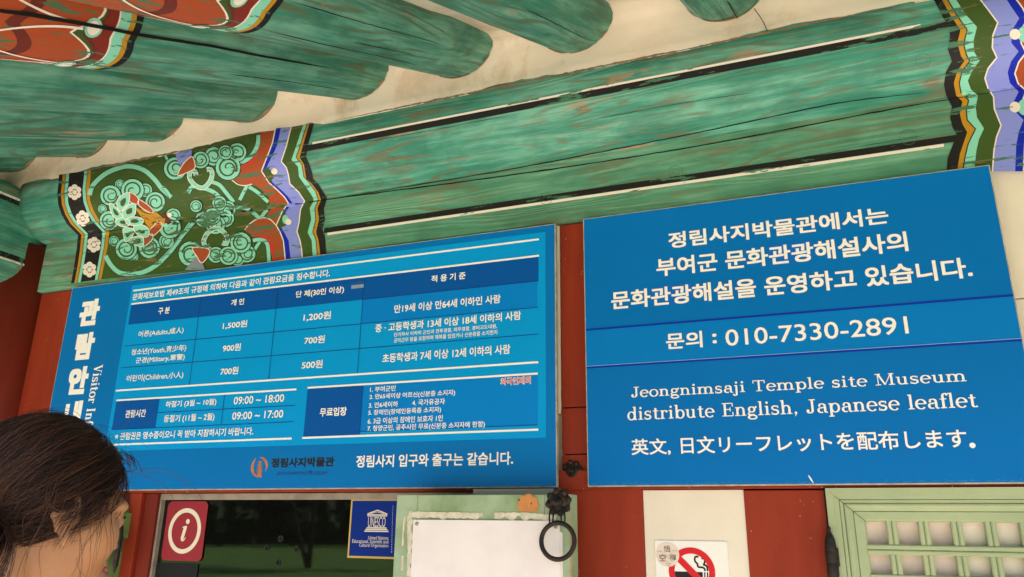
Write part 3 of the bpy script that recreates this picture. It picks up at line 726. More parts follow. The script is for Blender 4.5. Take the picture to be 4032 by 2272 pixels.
# orange fields
sc.fill([(970, 100), (1112, 80), (1060, 270), (1000, 420), (975, 485), (1050, 600), (880, 625), (790, 622), (670, 560), (700, 470), (830, 425), (910, 330), (950, 230)], OR, 2, 'n')
sc.fill([(880, 600), (1060, 605), (1130, 670), (1240, 800), (1180, 880), (1120, 1010), (1010, 955), (1060, 860), (1050, 740), (980, 670)], OR, 2, 'n')
sc.fill([(810, 1065), (870, 995), (960, 948), (1050, 955), (1120, 1020), (1160, 1090), (1210, 1380), (1090, 1380), (1065, 1210), (1000, 1120), (880, 1125)], OR, 2, 'n')
sc.stroke([(965, 110), (945, 240), (900, 360), (820, 425), (730, 440)], 30, RD, 3, crop='n', taper=True); sc.stroke([(880, 1130), (1000, 1130), (1070, 1220), (1095, 1380)], 34, RD, 3, crop='n', taper=True)
sc.stroke([(670, 560), (740, 615), (820, 628), (880, 612)], 9, WH, 4, crop='n'); sc.stroke([(810, 1062), (870, 995), (960, 948), (1050, 955), (1120, 1020)], 10, WH, 4, crop='n')
def band(pts, w=38, lay=3, tp=False): sc.stroke(pts, w+9, BK, lay, crop='n', taper=tp); sc.stroke(pts, w, MI, lay+1, crop='n', taper=tp)
band([(945, 130), (935, 230), (880, 330), (800, 390), (735, 400)], 40)
band([(480, 590), (560, 620), (620, 690), (700, 790)]); band([(830, 630), (800, 690), (760, 770)], 34); band([(850, 640), (930, 690), (1040, 790)], 34)
band([(700, 850), (770, 840), (860, 870), (950, 945)], 38); band([(1060, 835), (1010, 890), (960, 955)], 34); band([(890, 1170), (960, 1160), (1030, 1200), (1050, 1380)], 36)
band([(0, 1365), (90, 1270), (200, 1120), (320, 975)], 30); band([(0, 640), (40, 680), (80, 740)], 30)
band([(960, 1180), (920, 1240), (880, 1320), (820, 1385)], 30)
band([(25, 330), (60, 410), (30, 470)], 26); band([(250, 700), (290, 640), (360, 640), (500, 690), (580, 760)], 40)
for k, (c, r) in enumerate((((125, 460), 108), ((735, 300), 90), ((375, 375), 82), ((505, 340), 90), ((645, 450), 118), ((620, 300), 70),
        ((400, 960), 75), ((560, 800), 70), ((330, 830), 60), ((640, 860), 80), ((520, 1010), 95), ((490, 930), 80), ((620, 950), 85),
        ((280, 1300), 118), ((770, 1190), 100), ((830, 1300), 85), ((525, 1310), 78), ((650, 1320), 90), ((740, 1350), 70))):
    curl(c, r, 'n', k*1.7, 4+(k % 3)*2, 1 if k % 2 else -1)
for pts in ([(330, 530), (320, 490), (275, 490), (265, 545), (300, 605), (370, 650), (420, 640), (465, 590), (490, 520), (475, 470), (435, 470)], [(470, 1220), (430, 1230), (405, 1180), (440, 1100), (520, 1048), (590, 1075), (640, 1140), (630, 1200), (590, 1190)]):
    sc.stroke(pts, 46, WH, 11, crop='n'); sc.stroke(pts, 34, MI, 12, crop='n')
sc.fill([(125, 310), (215, 280), (290, 275), (285, 340), (170, 425), (150, 390)], LI, 13, 'n')
for poly in ([(150, 525), (200, 420), (270, 350), (300, 352), (320, 450), (240, 500)], [(298, 1240), (455, 1255), (445, 1330), (385, 1390), (340, 1330)]):
    sc.fill(poly, OR, 14, 'n', True); sc.stroke(poly, 8, WH, 15, closed=True, crop='n'); 
sc.fill([(325, 1330), (395, 1395), (420, 1460), (220, 1460)], GB, 13, 'n')
sc.build('painted_scroll', beam); fl = keep
# flaked brown stretch and straight lines
ln = Paint()
def logstrip(xa, xb, a0, a1, mi, lift=.0012, n=60):
    k0 = len(ln.v)
    for i in range(n+1):
        x = xa+(xb-xa)*i/n
        for a in (a0, a1):
            t = math.radians(a); ln.v.append(Vector((x, LC-(LR*1.002+lift)*math.cos(t), LZ+(LR*1.002+lift)*math.sin(t))))
    for i in range(n): ln.f.append((k0+2*i, k0+2*i+1, k0+2*i+3, k0+2*i+2)); ln.m.append(mi)
logstrip(-1.56, .45, -15.0, -8.3, BK); logstrip(-1.53, .37, -8.2, -5.9, WH)
def plankstrip(xa, xb, z0, z1, mi):
    k0 = len(ln.v); ln.v += [Vector((xa, BY-.0012, z0)), Vector((xb, BY-.0012, z0)), Vector((xb, BY-.0012, z1)), Vector((xa, BY-.0012, z1))]; ln.f.append((k0, k0+1, k0+2, k0+3)); ln.m.append(mi)
plankstrip(-1.545, .45, 2.5325, 2.552, BK); plankstrip(-1.53, .40, 2.5225, 2.5315, WH)

ln.build('painted_line', beam)
# weathered bare wood along the beam's upper edge and long flaked streaks
BAREB = mat('bare_beam_wood', (.34, .22, .14), .8, col2=(.20, .16, .09), vscale=30, stretch=(.3, 1, 1))
bw = MB(); rb = random.Random(21)
def logpatch(x0_, x1_, a_c, wmax, seed, lift=.0016):
    n = max(8, int((x1_-x0_)/.005)); v = []; f = []
    for i in range(n+1):
        x = x0_+(x1_-x0_)*i/n; e = min(1, 5*min(i, n-i)/n)
        w1 = wmax*e*max(.03, .55+.9*noise.noise(Vector((x*26, seed, 0)))+.5*noise.noise(Vector((x*90, seed, 0)))); w0 = wmax*e*max(.03, .55+.9*noise.noise(Vector((x*31, seed, 7)))+.5*noise.noise(Vector((x*80, seed, 9))))
        for a in (a_c-w0, a_c+w1):
            t = math.radians(a); v.append((x, LC-(LR*1.004+lift)*math.cos(t), LZ+(LR*1.004+lift)*math.sin(t)))
    for i in range(n): f.append((2*i, 2*i+1, 2*i+3, 2*i+2))
    bw.add(v, f)
logpatch(-1.50, .42, 17.5, 2.6, 1); logpatch(-2.60, -2.10, 19.5, 3.5, 2)
for q in range(46):
    x0_ = rb.uniform(-1.50, .30); L_p = rb.uniform(.03, .22); logpatch(x0_, min(x0_+L_p, .40), rb.choice((rb.uniform(-4, 15), rb.uniform(-4, 15), rb.uniform(-60, -18))), rb.uniform(.12, .75), 5+q)
bw.build('bare_wood', BAREB, beam)['kind'] = 'stuff'
# drying cracks along the log
ck = MB()
def logcrack(pts, w):
    P = catmull([Vector(px(*p)) for p in pts], 12); n = len(P); k0 = len(ck.v)
    for i, p in enumerate(P):
        a = P[max(i-1, 0)]; b_ = P[min(i+1, n-1)]; d = (b_-a).normalized(); q = Vector((-d.y, d.x)); jit = noise.noise(Vector((p.x*.02, 3, 1)))*1.5
        ww = w*min(1, .2+6*min(i, n-1-i)/n)*(1+.5*noise.noise(Vector((p.x*.01, 0, 0))))
        for sg in (1, -1): ck.v.append(hitbeam(p.x+q.x*(ww*sg+jit), p.y+q.y*(ww*sg+jit), .0018))
    for i in range(n-1): ck.f.append((k0+2*i, k0+2*i+1, k0+2*i+3, k0+2*i+2)); ck.m.append(0)
logcrack([('V', 850, 497), ('V', 1288, 425), ('V', 1700, 345), ('V', 1913, 300), ('V', 2118, 258), ('V', 2330, 233)], 1.8)
logcrack([('V', 195, 594), ('V', 560, 540), ('V', 843, 499), ('V', 1288, 440), ('V', 1740, 370), ('V', 2236, 276), ('V', 2400, 248), ('V', 2576, 220)], 2.2)
logcrack([('V', 1090, 545), ('V', 1300, 515), ('V', 1560, 462)], .9); logcrack([('V', 900, 360), ('V', 1100, 325), ('V', 1280, 290)], .8)
logcrack([('V', 1500, 300), ('V', 1700, 262), ('V', 1900, 232)], .8); logcrack([('V', 2000, 400), ('V', 2200, 362), ('V', 2330, 340)], .8)
ck.build('drying_crack', HOLE, beam)
# knots
KM = mat('knot_wood', (.045, .17, .11), .7, col2=(.09, .12, .06), vscale=60, bump=.002, bscale=200)
kb = MB()
for x_, y_, r_ in ((934, 312, 12), (984, 402, 11), (953, 460, 11), (2322, 152, 20), (2285, 345, 22), (1700, 432, 18), (1373, 500, 16), (2374, 18, 13)):
    ce = px('V', x_, y_); n = 18
    for rr_, w_ in ((r_, .8), (r_*.55, .5)):
        pts = [Vector((ce[0]+rr_*1.5*math.cos(2*math.pi*q/n), ce[1]+rr_*1.35*math.sin(2*math.pi*q/n))) for q in range(n)]
        k0 = len(kb.v)
        for q in range(n):
            d = (pts[q]-Vector(ce)).normalized()
            for sg in (1, -1): kb.v.append(hitbeam(pts[q].x+d.x*w_*sg, pts[q].y+d.y*w_*sg, .0014))
        for q in range(n): a_ = k0+2*q; b_ = k0+2*((q+1) % n); kb.f.append((a_, b_, b_+1, a_+1)); kb.m.append(0)
kb.build('knot', KM, beam)

# short beam coming forward at the corner
b2 = thing('roof_beam', 'green beam with black and white lines running outwards above the corner column', 'beam', (-3.16, -.1, 2.84))
xf = -2.972; m2 = MB(); pr = []
for cx_, cz_, a0 in ((xf-.10, 2.80, 0), (-3.20, 2.80, 90), (-3.20, 2.56, 180), (xf-.10, 2.56, 270)):
    for q in range(9):
        a = math.radians(a0+90*q/8); pr.append((cx_+.10*math.cos(a), cz_+.105*math.sin(a)))
n = len(pr); v = []; f = []
for i in range(21):
    for x_, z_ in pr: v.append((-(.055-1.95*i/20), x_+.002*noise.noise(Vector((i, x_*5, z_*5))), z_))
for i in range(20):
    for k in range(n): f.append((i*n+k, (i+1)*n+k, (i+1)*n+(k+1) % n, i*n+(k+1) % n))
f.append(tuple(range(n))); f.append(tuple(range(20*n, 21*n))[::-1])
m2.add(v, f); lg2 = m2.build('log', GREEN_B, b2, True, True)
lg2.rotation_euler = (0, 0, math.radians(-90)); lg2.location = -b2.location
s2 = MB()
for z0, z1, mi in ((2.792, 2.812, 0), (2.812, 2.822, 1), (2.562, 2.584, 0), (2.552, 2.561, 1)):
    y_e = -.118 if z0 > 2.7 else .010
    s2.add([(xf+.0016, y_e, z0), (xf+.0016, -1.88, z0), (xf+.0016, -1.88, z1), (xf+.0016, y_e, z1)], [(3, 2, 1, 0)], mi)
s2.build('painted_line', [PM[BK], PM[WH]], b2)

# ============================================================ RAFTERS
RL = 1.50
dirv = Vector((-.045, -1, -SL)).normalized()
def rafter_tip(parent, seed):
    """scalloped painted bands near the lower end, local X runs outwards"""
    m = MB(); n = 72; rnd = random.Random(seed)
    t0 = 1.085
    def off(a, amp): return amp*abs(math.cos(a*3.5+.4))
    edges = [0, .019, .033, .060, .066, .118, .136, .160, .167, .27, .30, .40]
    cols = [BK, OC, MI, WH, RB, BR, OL, WH, OR, BR, OR]
    amps = [.012, .012, .012, .012, .014, .045, .055, .075, .075, .05, .05, 0]
    for k in range(len(cols)):
        v = []; f = []; rr = RR*1.0+.0016+.0002*k
        for i in range(n):
            a = 2*math.pi*i/n
            for e in (k, k+1):
                x = t0+edges[e]-off(a, amps[e]); v.append((x, rr*math.cos(a), rr*math.sin(a)))
        for i in range(n): a_ = 2*i; b_ = 2*((i+1) % n); f.append((a_, a_+1, b_+1, b_))
        m.add(v, f, cols[k])
    # white dots ringed in mint
    for i in range(7):
        a = (i+.5)*2*math.pi/7
        for r_, mi, li in ((.021, MI, .0052), (.015, WH, .0058)):
            c0 = Vector((t0+.112, 0, 0)); v = []; rr = RR+li
            for q in range(14):
                b_ = 2*math.pi*q/14; aa = a+r_*math.sin(b_)/RR; v.append((c0.x+r_*math.cos(b_), rr*math.cos(aa), rr*math.sin(aa)))
            m.add(v, [tuple(range(14))], mi)
    for i in range(7):
        for sg_ in (1, -1):
            v = []; nn = 14
            for q in range(nn+1):
                t = q/nn; x = t0+.135+.22*t; a = (i+.5)*2*math.pi/7+sg_*(.04+.42*t*t); hw = .0026*(1-.3*t)
                for s_ in (1, -1): v.append((x, (RR+.0052)*math.cos(a+s_*hw/RR), (RR+.0052)*math.sin(a+s_*hw/RR)))
            m.add(v, [(2*q, 2*q+2, 2*q+3, 2*q+1) for q in range(nn)], WH)
    return m.build('painted_tip', PM, parent, False, True)
def rafter_body(seed):
    n = 48; cuts = 60; v = []; f = []
    for i in range(cuts+1):
        x = -.55+(RL+.55)*i/cuts
        for k in range(n):
            a = 2*math.pi*k/n
            rr = RR*(1+.018*noise.noise(Vector((x*1.6+seed*5, math.cos(a)*1.2, math.sin(a)*1.2))))
            v.append((x, rr*math.cos(a), rr*math.sin(a)))
    for i in range(cuts):
        for k in range(n): a, b_ = i*n+k, i*n+(k+1) % n; f.append((a, a+n, b_+n, b_))
    f.append(tuple(range(n))); f.append(tuple(range(cuts*n, (cuts+1)*n))[::-1])
    return v, f
def rafter_crack(parent, seed, big=False):
    rnd = random.Random(seed); m = MB()
    for q in range(3 if not big else 4):
        a0 = rnd.uniform(-2.6, -.6); xa = rnd.uniform(.0, .5); xb = xa+rnd.uniform(.3, .8); w = rnd.uniform(.0008, .0016)
        if big and q == 0: a0, xa, xb, w = -.62, .35, 1.5, .0034
        v = []; f = []; n = 30
        for i in range(n+1):
            x = xa+(xb-xa)*i/n; a = a0+.05*noise.noise(Vector((x*3, seed, q)))+.012*noise.noise(Vector((x*30, seed, q))); ww = w*min(1, 8*min(i+.02, n-i+.02)/n)/RR*(.7+.6*i/n)
            if abs(a) > 0:
                for s_ in (1, -1): v.append((x, (RR+.0064)*math.cos(a+ww*s_), (RR+.0064)*math.sin(a+ww*s_)))
        for i in range(n): f.append((2*i, 2*i+2, 2*i+3, 2*i+1))
        m.add(v, f)
    return m.build('drying_crack', HOLE, parent, False, True)
RX = [-.115, -.574, -.979, -1.37, -1.834, -2.274, -2.664, -3.06, -3.47, .32, .74, 1.16, 1.58, 2.0]
RLAB = ['green rafter coming out of the plaster at the top right of the eaves', 'thick green rafter with a pale lower edge, second from the right in the eaves', 'green rafter whose painted tip shows at the very top edge, third from the right',
        'green rafter with a long black crack and an orange and brown painted tip', 'green rafter just below the one with the long black crack', 'narrow looking green rafter second above the painted flower panel',
        'green rafter lowest above the painted flower panel', 'dark short rafter in the upper left corner above the column', 'rafter past the left corner', 'first rafter past the right of the picture', 'second rafter past the right of the picture', 'third rafter past the right of the picture', 'fourth rafter past the right of the picture', 'fifth rafter past the right of the picture']
xax = dirv; yax = Vector((0, 0, 1)).cross(xax).normalized(); zax = xax.cross(yax)
RM = Matrix((xax, yax, zax)).transposed().to_4x4()
bodies = [link_mesh('rafter_proto', *rafter_body(s), GREEN, smooth=True).data for s in range(3)]
for o in [o for o in bpy.data.objects if o.name.startswith('rafter_proto')]: bpy.data.objects.remove(o)
proto = {}
JOINT = mat('joint_line', (.05, .03, .018), .9, var=.5, vscale=60); BARE = mat('bare_weathered_wood', (.36, .22, .13), .8, col2=(.10, .20, .12), vscale=28, stretch=(1, 1, 1))
for k, X in enumerate(RX):
    Mx = RM.copy(); cz = (2.972+RR*1.106); c = Vector((X, -.1, cz)); Mx.translation = c
    r_ = thing('rafter', RLAB[k], 'rafter', c, 'rafters under the eaves'); r_.matrix_world = Mx; ORG[r_] = Vector((0, 0, 0))
    o = bpy.data.objects.new('shaft', bodies[k % 3]); COL.objects.link(o); o.parent = r_; o.rotation_euler = (k*1.3, 0, 0)
    if k < 1 or k > 8: tip = None
    if not proto:
        t_ = rafter_tip(r_, 1); proto['tip'] = t_
    else:
        t_ = proto['tip'].copy(); COL.objects.link(t_); t_.parent = r_
    t_.rotation_euler = (k*.23, 0, 0)
    rafter_crack(r_, k+3, k == 3)
    jn = MB(); wr_ = MB(); n = 44; v = []; f = []; v2 = []; f2 = []
    for q in range(n+1):
        a = math.pi+math.pi*q/n; dv_ = yax*math.cos(a)+zax*math.sin(a)
        x0_ = (-.0925-(-.1)-RR*dv_.y)/xax.y-.004; x1_ = x0_+.0085+.003*noise.noise(Vector((q*.5, k, 0)))
        x2_ = x1_+max(.0005, .020*noise.noise(Vector((q*.35, k, 3)))+.010+.03*noise.noise(Vector((q*.12, k, 7))))
        v += [(x0_, (RR+.0028)*math.cos(a), (RR+.0028)*math.sin(a)), (x1_, (RR+.0028)*math.cos(a), (RR+.0028)*math.sin(a))]
        v2 += [(x1_, (RR+.0026)*math.cos(a), (RR+.0026)*math.sin(a)), (x2_, (RR+.0026)*math.cos(a), (RR+.0026)*math.sin(a))]
    for q in range(n): f.append((2*q, 2*q+1, 2*q+3, 2*q+2)); f2.append((2*q, 2*q+1, 2*q+3, 2*q+2))
    jn.add(v, f).build('plaster_joint', JOINT, r_, False, True); wr_.add(v2, f2).build('bare_edge', BARE, r_, False, True)

# small chips and scuffs on the red boards
rnd = random.Random(4); PO = bpy.data.objects
CHIP = mat('chipped_cream', (.45, .28, .17), .8, col2=(.10, .02, .01), vscale=50)
for par, n_, (xa_, xb_, z0_, z1_, yy_) in ((PO['wooden_post.001'], 34, (-.67, -.45, 1.0, 2.44, .0288)), (PO['wooden_post.002'], 30, (-.18, .015, 1.1, 1.64, .0288)), (PO['wooden_post'], 26, (-2.93, -2.72, 1.2, 2.44, .0288)), (rail, 30, (-2.3, .6, 1.648, 1.652, .0170))):
    cp = MB()
    for _ in range(n_):
        x = rnd.uniform(xa_, xb_); z = rnd.uniform(z0_, z1_); r_ = rnd.uniform(.0006, .0022)
        cp.flat([(x+r_*rnd.uniform(.4, 1.2)*math.cos(q), z+r_*rnd.uniform(.6, 2.0)*math.sin(q)) for q in (0, 1.05, 2.1, 3.14, 4.19, 5.24)], yy_, .0004)
    cp.build('paint_chip', CHIP, par)['kind'] = 'stuff'

# ============================================================ THE TWO BLUE SIGNS
def xz(c, x, y, Y=0.0): p = onY(c, x, y, Y); return p.x, p.z
LXa, LXb, LZa, LZb = -2.7234, -.6793, 1.6533, 2.4460
RXa, RXb, RZa, RZb = -.5910, .4914, 1.6542, 2.4487
ls = thing('price_sign', 'wide blue admission price sign with a cyan table and white lettering', 'sign', (-1.70, 0, 1.653))
MB().box(LXa, LXb, 0, .016, LZa, LZb, .0012).build('board', TRIM, ls)
MB().flat([(LXa+.003, LZa+.003), (LXb-.003, LZa+.003), (LXb-.003, LZb-.003), (LXa+.003, LZb-.003)], -.0006, .0005).build('face', SIGN_DK, ls)
def rect(parent, x0, x1, z0, z1, layer, m, name):
    return MB().flat([(x0, z0), (x1, z0), (x1, z1), (x0, z1)], -.0006-.0004*layer, .0003).build(name, m, parent)
px0 = (xz('a', 652, 172)[0]+xz('a', 480, 1400)[0])/2; px1 = (xz('b', 2384, 108)[0]+xz('c', 2358, 655)[0])/2
pz1 = (xz('a', 652, 172)[1]+xz('b', 2384, 108)[1])/2; pz0 = (xz('c', 2358, 655)[1]+xz('c', 20, 742)[1])/2
rect(ls, px0, px1, pz0, pz1, 1, SIGN_LT, 'panel')
tl = (xz('a', 662, 318)[0]+xz('a', 555, 985)[0])/2; tr_ = (xz('b', 2326, 310)[0]+xz('b', 2313, 1206)[0])/2
hz1 = (xz('a', 662, 322)[1]+xz('b', 2325, 316)[1])/2; hz0 = (xz('a', 636, 475)[1]+xz('b', 2318, 522)[1])/2
rect(ls, tl, tr_, hz0, hz1, 2, SIGN_HD, 'table_header')
r1 = (xz('a', 608, 640)[1]+xz('b', 2314, 745)[1])/2; r2 = (xz('a', 583, 810)[1]+xz('b', 2312, 970)[1])/2; rb = (xz('a', 555, 985)[1]+xz('b', 2313, 1206)[1])/2
c1 = (xz('a', 1200, 262)[0]+xz('a', 1115, 930)[0])/2; c2 = (xz('a', 1800, 190)[0]+xz('a', 1722, 890)[0])/2; c3 = (xz('b', 852, 500)[0]+xz('b', 788, 1308)[0])/2
rect(ls, c3, tr_-.004, r1, hz0, 2, SIGN_MID, 'table_cell')
fx0 = (xz('c', 165, 215)[0]+xz('c', 133, 660)[0])/2; fx1 = (xz('c', 680, 190)[0]+xz('c', 650, 640)[0])/2; fx2 = xz('c', 2290, 300)[0]
fz1 = (xz('c', 165, 211)[1]+xz('c', 2290, 66)[1])/2; fz0 = (xz('c', 127, 672)[1]+xz('c', 2295, 583)[1])/2
rect(ls, fx0, fx1, fz0+.004, fz1-.002, 2, SIGN_HD, 'table_cell'); rect(ls, fx1, fx2, fz0+.014, fz1-.004, 2, SIGN_MID, 'table_cell')
sx0 = (xz('a', 543, 1063)[0]+xz('a', 517, 1280)[0])/2; sx1 = (xz('a', 878, 1046)[0]+xz('a', 853, 1262)[0])/2
sz1 = (xz('a', 543, 1056)[1]+xz('a', 1938, 966)[1])/2; sz0 = (xz('a', 517, 1280)[1]+xz('a', 1918, 1218)[1])/2; sx2 = (xz('a', 1938, 966)[0]+xz('a', 1905, 1346)[0])/2
rect(ls, sx0, sx1, sz0, sz1-.002, 2, SIGN_HD, 'table_cell')
dl = MB(); y_ = -.0019
for x0, x1, z_ in ((tl, tr_, r1), (tl, tr_, r2), (c3, tr_, hz0), (sx1, sx2, (xz('a', 870, 1148)[1]+xz('a', 1925, 1092)[1])/2), (sx0, sx2, sz0), (fx1, fx2, fz0+.0135)):
    dl.flat([(x0, z_-.0011), (x1, z_-.0011), (x1, z_+.0011), (x0, z_+.0011)], y_, .0002)
for x_, z0, z1 in ((c1, rb, hz1), (c2, rb, hz1), (c3, rb, hz1), ((xz('a', 1385, 1012)[0]+xz('a', 1357, 1240)[0])/2, sz0, sz1), (fx1, fz0, fz1)):
    dl.flat([(x_-.001, z0), (x_+.001, z0), (x_+.001, z1), (x_-.001, z1)], y_-.0001, .0002)
dl.build('table_line', SIGN_LINE, ls)
wl = MB(); lw = .0030
for x0, x1, z_ in ((xz('a', 680, 210)[0], tr_+.002, (xz('a', 680, 210)[1]+xz('b', 2328, 172)[1])/2), (tl, tr_+.002, hz1+.003), (tl-.006, tr_, rb), (sx0, sx2, sz1), (fx0, fx2, fz1), (sx0-.004, sx2, (xz('a', 498, 1397)[1]+xz('a', 1905, 1346)[1])/2), (fx0-.003, fx2+.002, fz0)):
    wl.flat([(x0, z_-lw), (x1, z_-lw), (x1, z_+lw), (x0, z_+lw)], y_-.0002, .0002)
wl.build('ruled_line', WHITE, ls)
Y0 = -.0023
for txt, bl, tr2, bo in (
    ('문화재보호법 제49조의 규정에 의하여 다음과 같이 관람요금을 징수합니다.', ('a', 668, 281), ('b', 560, 428), .022),
    ('구 분', ('a', 866, 390), ('a', 962, 328), .03), ('개 인', ('a', 1430, 323), ('a', 1536, 262), .03), ('단 체(30인 이상)', ('b', 266, 680), ('b', 678, 568), .022), ('적 용 기 준', ('b', 1412, 543), ('b', 1704, 450), .025),
    ('어른(Adults,成人)', ('a', 712, 572), ('a', 1070, 482), .015), ('1,500원', ('a', 1365, 506), ('a', 1560, 430), .02), ('1,200원', ('b', 330, 874), ('b', 568, 780), .02),
    ('만19세 이상 만64세 이하인 사람', ('b', 1098, 802), ('b', 2000, 640), .022), ('청소년(Youth,靑少年)', ('a', 658, 712), ('a', 1090, 618), .015), ('군경(Military,軍警)', ('a', 692, 775), ('a', 1078, 690), .015),
    ('900원', ('a', 1365, 678), ('a', 1511, 610), .02), ('700원', ('b', 338, 1065), ('b', 516, 985), .02), ('중 · 고등학생과 13세 이상 18세 이하의 사람', ('b', 938, 965), ('b', 2172, 780), .022),
    ('단기하사 이하의 군인과 전투경찰, 의무경찰, 경비교도대원,', ('b', 1098, 1003), ('b', 1970, 890), .012), ('공익근무 등을 포함하며 제복을 입었거나 신분증을 소지한자', ('b', 1096, 1052), ('b', 1976, 940), .012),
    ('어린이(Children,小人)', ('a', 620, 917), ('a', 1068, 825), .015), ('700원', ('a', 1347, 858), ('a', 1492, 790), .02), ('500원', ('b', 316, 1274), ('b', 498, 1193), .02),
    ('초등학생과 7세 이상 12세 이하의 사람', ('b', 998, 1222), ('b', 2082, 1062), .022), ('관람시간', ('a', 612, 1188), ('a', 778, 1120), .022),
    ('하절기 (3월 ~ 10월)', ('a', 922, 1116), ('a', 1322, 1036), .018), ('동절기 (11월 ~ 2월)', ('a', 908, 1232), ('a', 1308, 1148), .018), ('09:00 ~ 18:00', ('a', 1450, 1085), ('a', 1845, 1003), .012), ('09:00 ~ 17:00', ('a', 1438, 1203), ('a', 1838, 1125), .012),
    ('※ 관람권은 영수증이오니 꼭 받아 지참하시기 바랍니다.', ('a', 532, 1360), ('a', 1608, 1258), .02), ('무료입장', ('c', 276, 470), ('c', 530, 378), .03),
    ('1. 부여군민', ('c', 742, 246), ('c', 980, 180), .016), ('2. 만65세이상 어르신(신분증 소지자)', ('c', 736, 320), ('c', 1528, 218), .016), ('3. 만6세이하', ('c', 730, 392), ('c', 1002, 325), .016), ('4. 국가유공자', ('c', 1130, 370), ('c', 1434, 298), .016),
    ('5. 장애인(장애인등록증 소지자)', ('c', 725, 466), ('c', 1398, 375), .016), ('6. 3급 이상의 장애인 보호자 1인', ('c', 720, 540), ('c', 1414, 452), .016), ('7. 청양군민, 공주시민 무료(신분증 소지자에 한함)', ('c', 716, 614), ('c', 1802, 508), .016),
    ('정림사지 입구와 출구는 같습니다.', ('c', 612, 940), ('c', 2062, 790), .026)):
    lettering(txt, bl, tr2, Y0, WHITE, ls, bo)
lettering('외국인제외', ('c', 1944, 184), ('c', 2226, 94), Y0, WHITE, ls, .06); lettering('외국인제외', ('c', 1950, 180), ('c', 2222, 98), Y0-.0003, mat('red_print', (.62, .03, .03), .4), ls, .012)
lettering('정림사지박물관', ('d', 685, 525), ('d', 2305, 245), -.0010, BLACKP, ls, .045)
lettering('JEONGNIMSAJI', ('d', 830, 735), ('d', 1595, 618), -.0010, mat('navy_small_print', (.01, .03, .12), .4), ls, .0); lettering('M', ('d', 1640, 712), ('d', 1730, 592), -.0010, mat('navy_small_print', (0, 0, 0)), ls, .02); lettering('USEUM', ('d', 1745, 712), ('d', 2105, 610), -.0010, mat('navy_small_print', (0, 0, 0)), ls, .0)
for t_, bl, tr2 in (('관', ('a', 245, 484), ('a', 432, 262)), ('람', ('a', 210, 745), ('a', 392, 520)), ('안', ('a', 155, 1012), ('a', 345, 785)), ('내', ('a', 126, 1262), ('a', 292, 1052))):
    lettering(t_, bl, tr2, -.0010, WHITE, ls, .068)
A = onY('a', 386, 778, Y0); B = onY('a', 448, 770, Y0); zE = onY('a', 345, 1290, Y0).z
tot_info = sum(glyph(c)[1] for c in 'Visitor Info'); tot_all = sum(glyph(c)[1] for c in 'Visitor Information')
_on = onY
def onY(c, x, y, Y=0.0):
    return c if isinstance(c, Vector) else _on(c, x, y, Y)
Bv = Vector((B.x-.004, 0, A.z-(A.z-zE)*tot_all/tot_info)); Av = Vector((A.x-.006, 0, A.z))
roman('Visitor Information', (Av, 0, 0), (Bv, 0, 0), -.0012, WHITE, ls, rot=True, wk=1.2)
# orange pagoda emblem
em = MB(); ep = lambda x, y: xz('d', x, y)
def shape(mb, pts, lay=0, mi=0): mb.flat([ep(*p) for p in pts], -.0011-.0001*lay, .0001, mi)
shape(em, [(345, 650), (460, 640), (450, 680), (465, 765), (325, 768), (345, 720)])
for k_, (yb_, yt_, w0, w1) in enumerate(((640, 615, 60, 72), (600, 560, 45, 72), (540, 505, 42, 62), (485, 450, 32, 58), (430, 400, 26, 48), (385, 370, 12, 36))):
    cx_ = 405+k_*3; shape(em, [(cx_-w0, yb_), (cx_+w0, yb_), (cx_+w0, yt_), (cx_-w0, yt_)], 1); shape(em, [(cx_-w1, yt_+4), (cx_-w1-6, yt_-12), (cx_+w1+6, yt_-14), (cx_+w1, yt_+2)], 2)
shape(em, [(412, 372), (428, 372), (420, 345)], 3)
def sweep(pts, ws, lay):
    P = [Vector(ep(*p)) for p in pts]; P = catmull(P, .002); n = len(P)
    W_ = [ws[0]+(ws[1]-ws[0])*math.sin(math.pi*min(1, max(0, i/(n-1)))) for i in range(n)]
    em.strip([(p.x, p.y) for p in P], W_, -.0012-.0001*lay)
sweep([(320, 290), (255, 390), (222, 520), (250, 660), (345, 760)], (.002, .011), 3); sweep([(405, 262), (500, 290), (565, 370), (595, 480), (558, 615)], (.001, .009), 3)
for i_, f_ in enumerate(em.f):
    q = [em.v[k] for k in f_]
    if len(q) == 4 and abs((q[1]-q[0]).cross(q[2]-q[0]).normalized().y) > .9 and (q[1]-q[0]).cross(q[2]-q[0]).y > 0 and abs(q[0].y+.0015) < .0004: em.f[i_] = f_[::-1]
em.build('emblem', mat('orange_print', (.50, .19, .06), .4, col2=(.33, .10, .03), vscale=12), ls)
# small plastic tab
A = xz('b', 740, 598); B = xz('b', 850, 530)
MB().flat([(A[0], A[1]), (B[0], A[1]), (B[0], B[1]), (A[0], B[1])], -.0032, .001).build('plastic_tab', mat('blue_tab', (.012, .08, .30), .3), ls)
MB().flat([(A[0], A[1]), (B[0], A[1]), (B[0], A[1]+.012), (A[0], A[1]+.012)], -.0036, .0004).build('plastic_tab', mat('grey_tab', (.22, .30, .38), .3), ls)
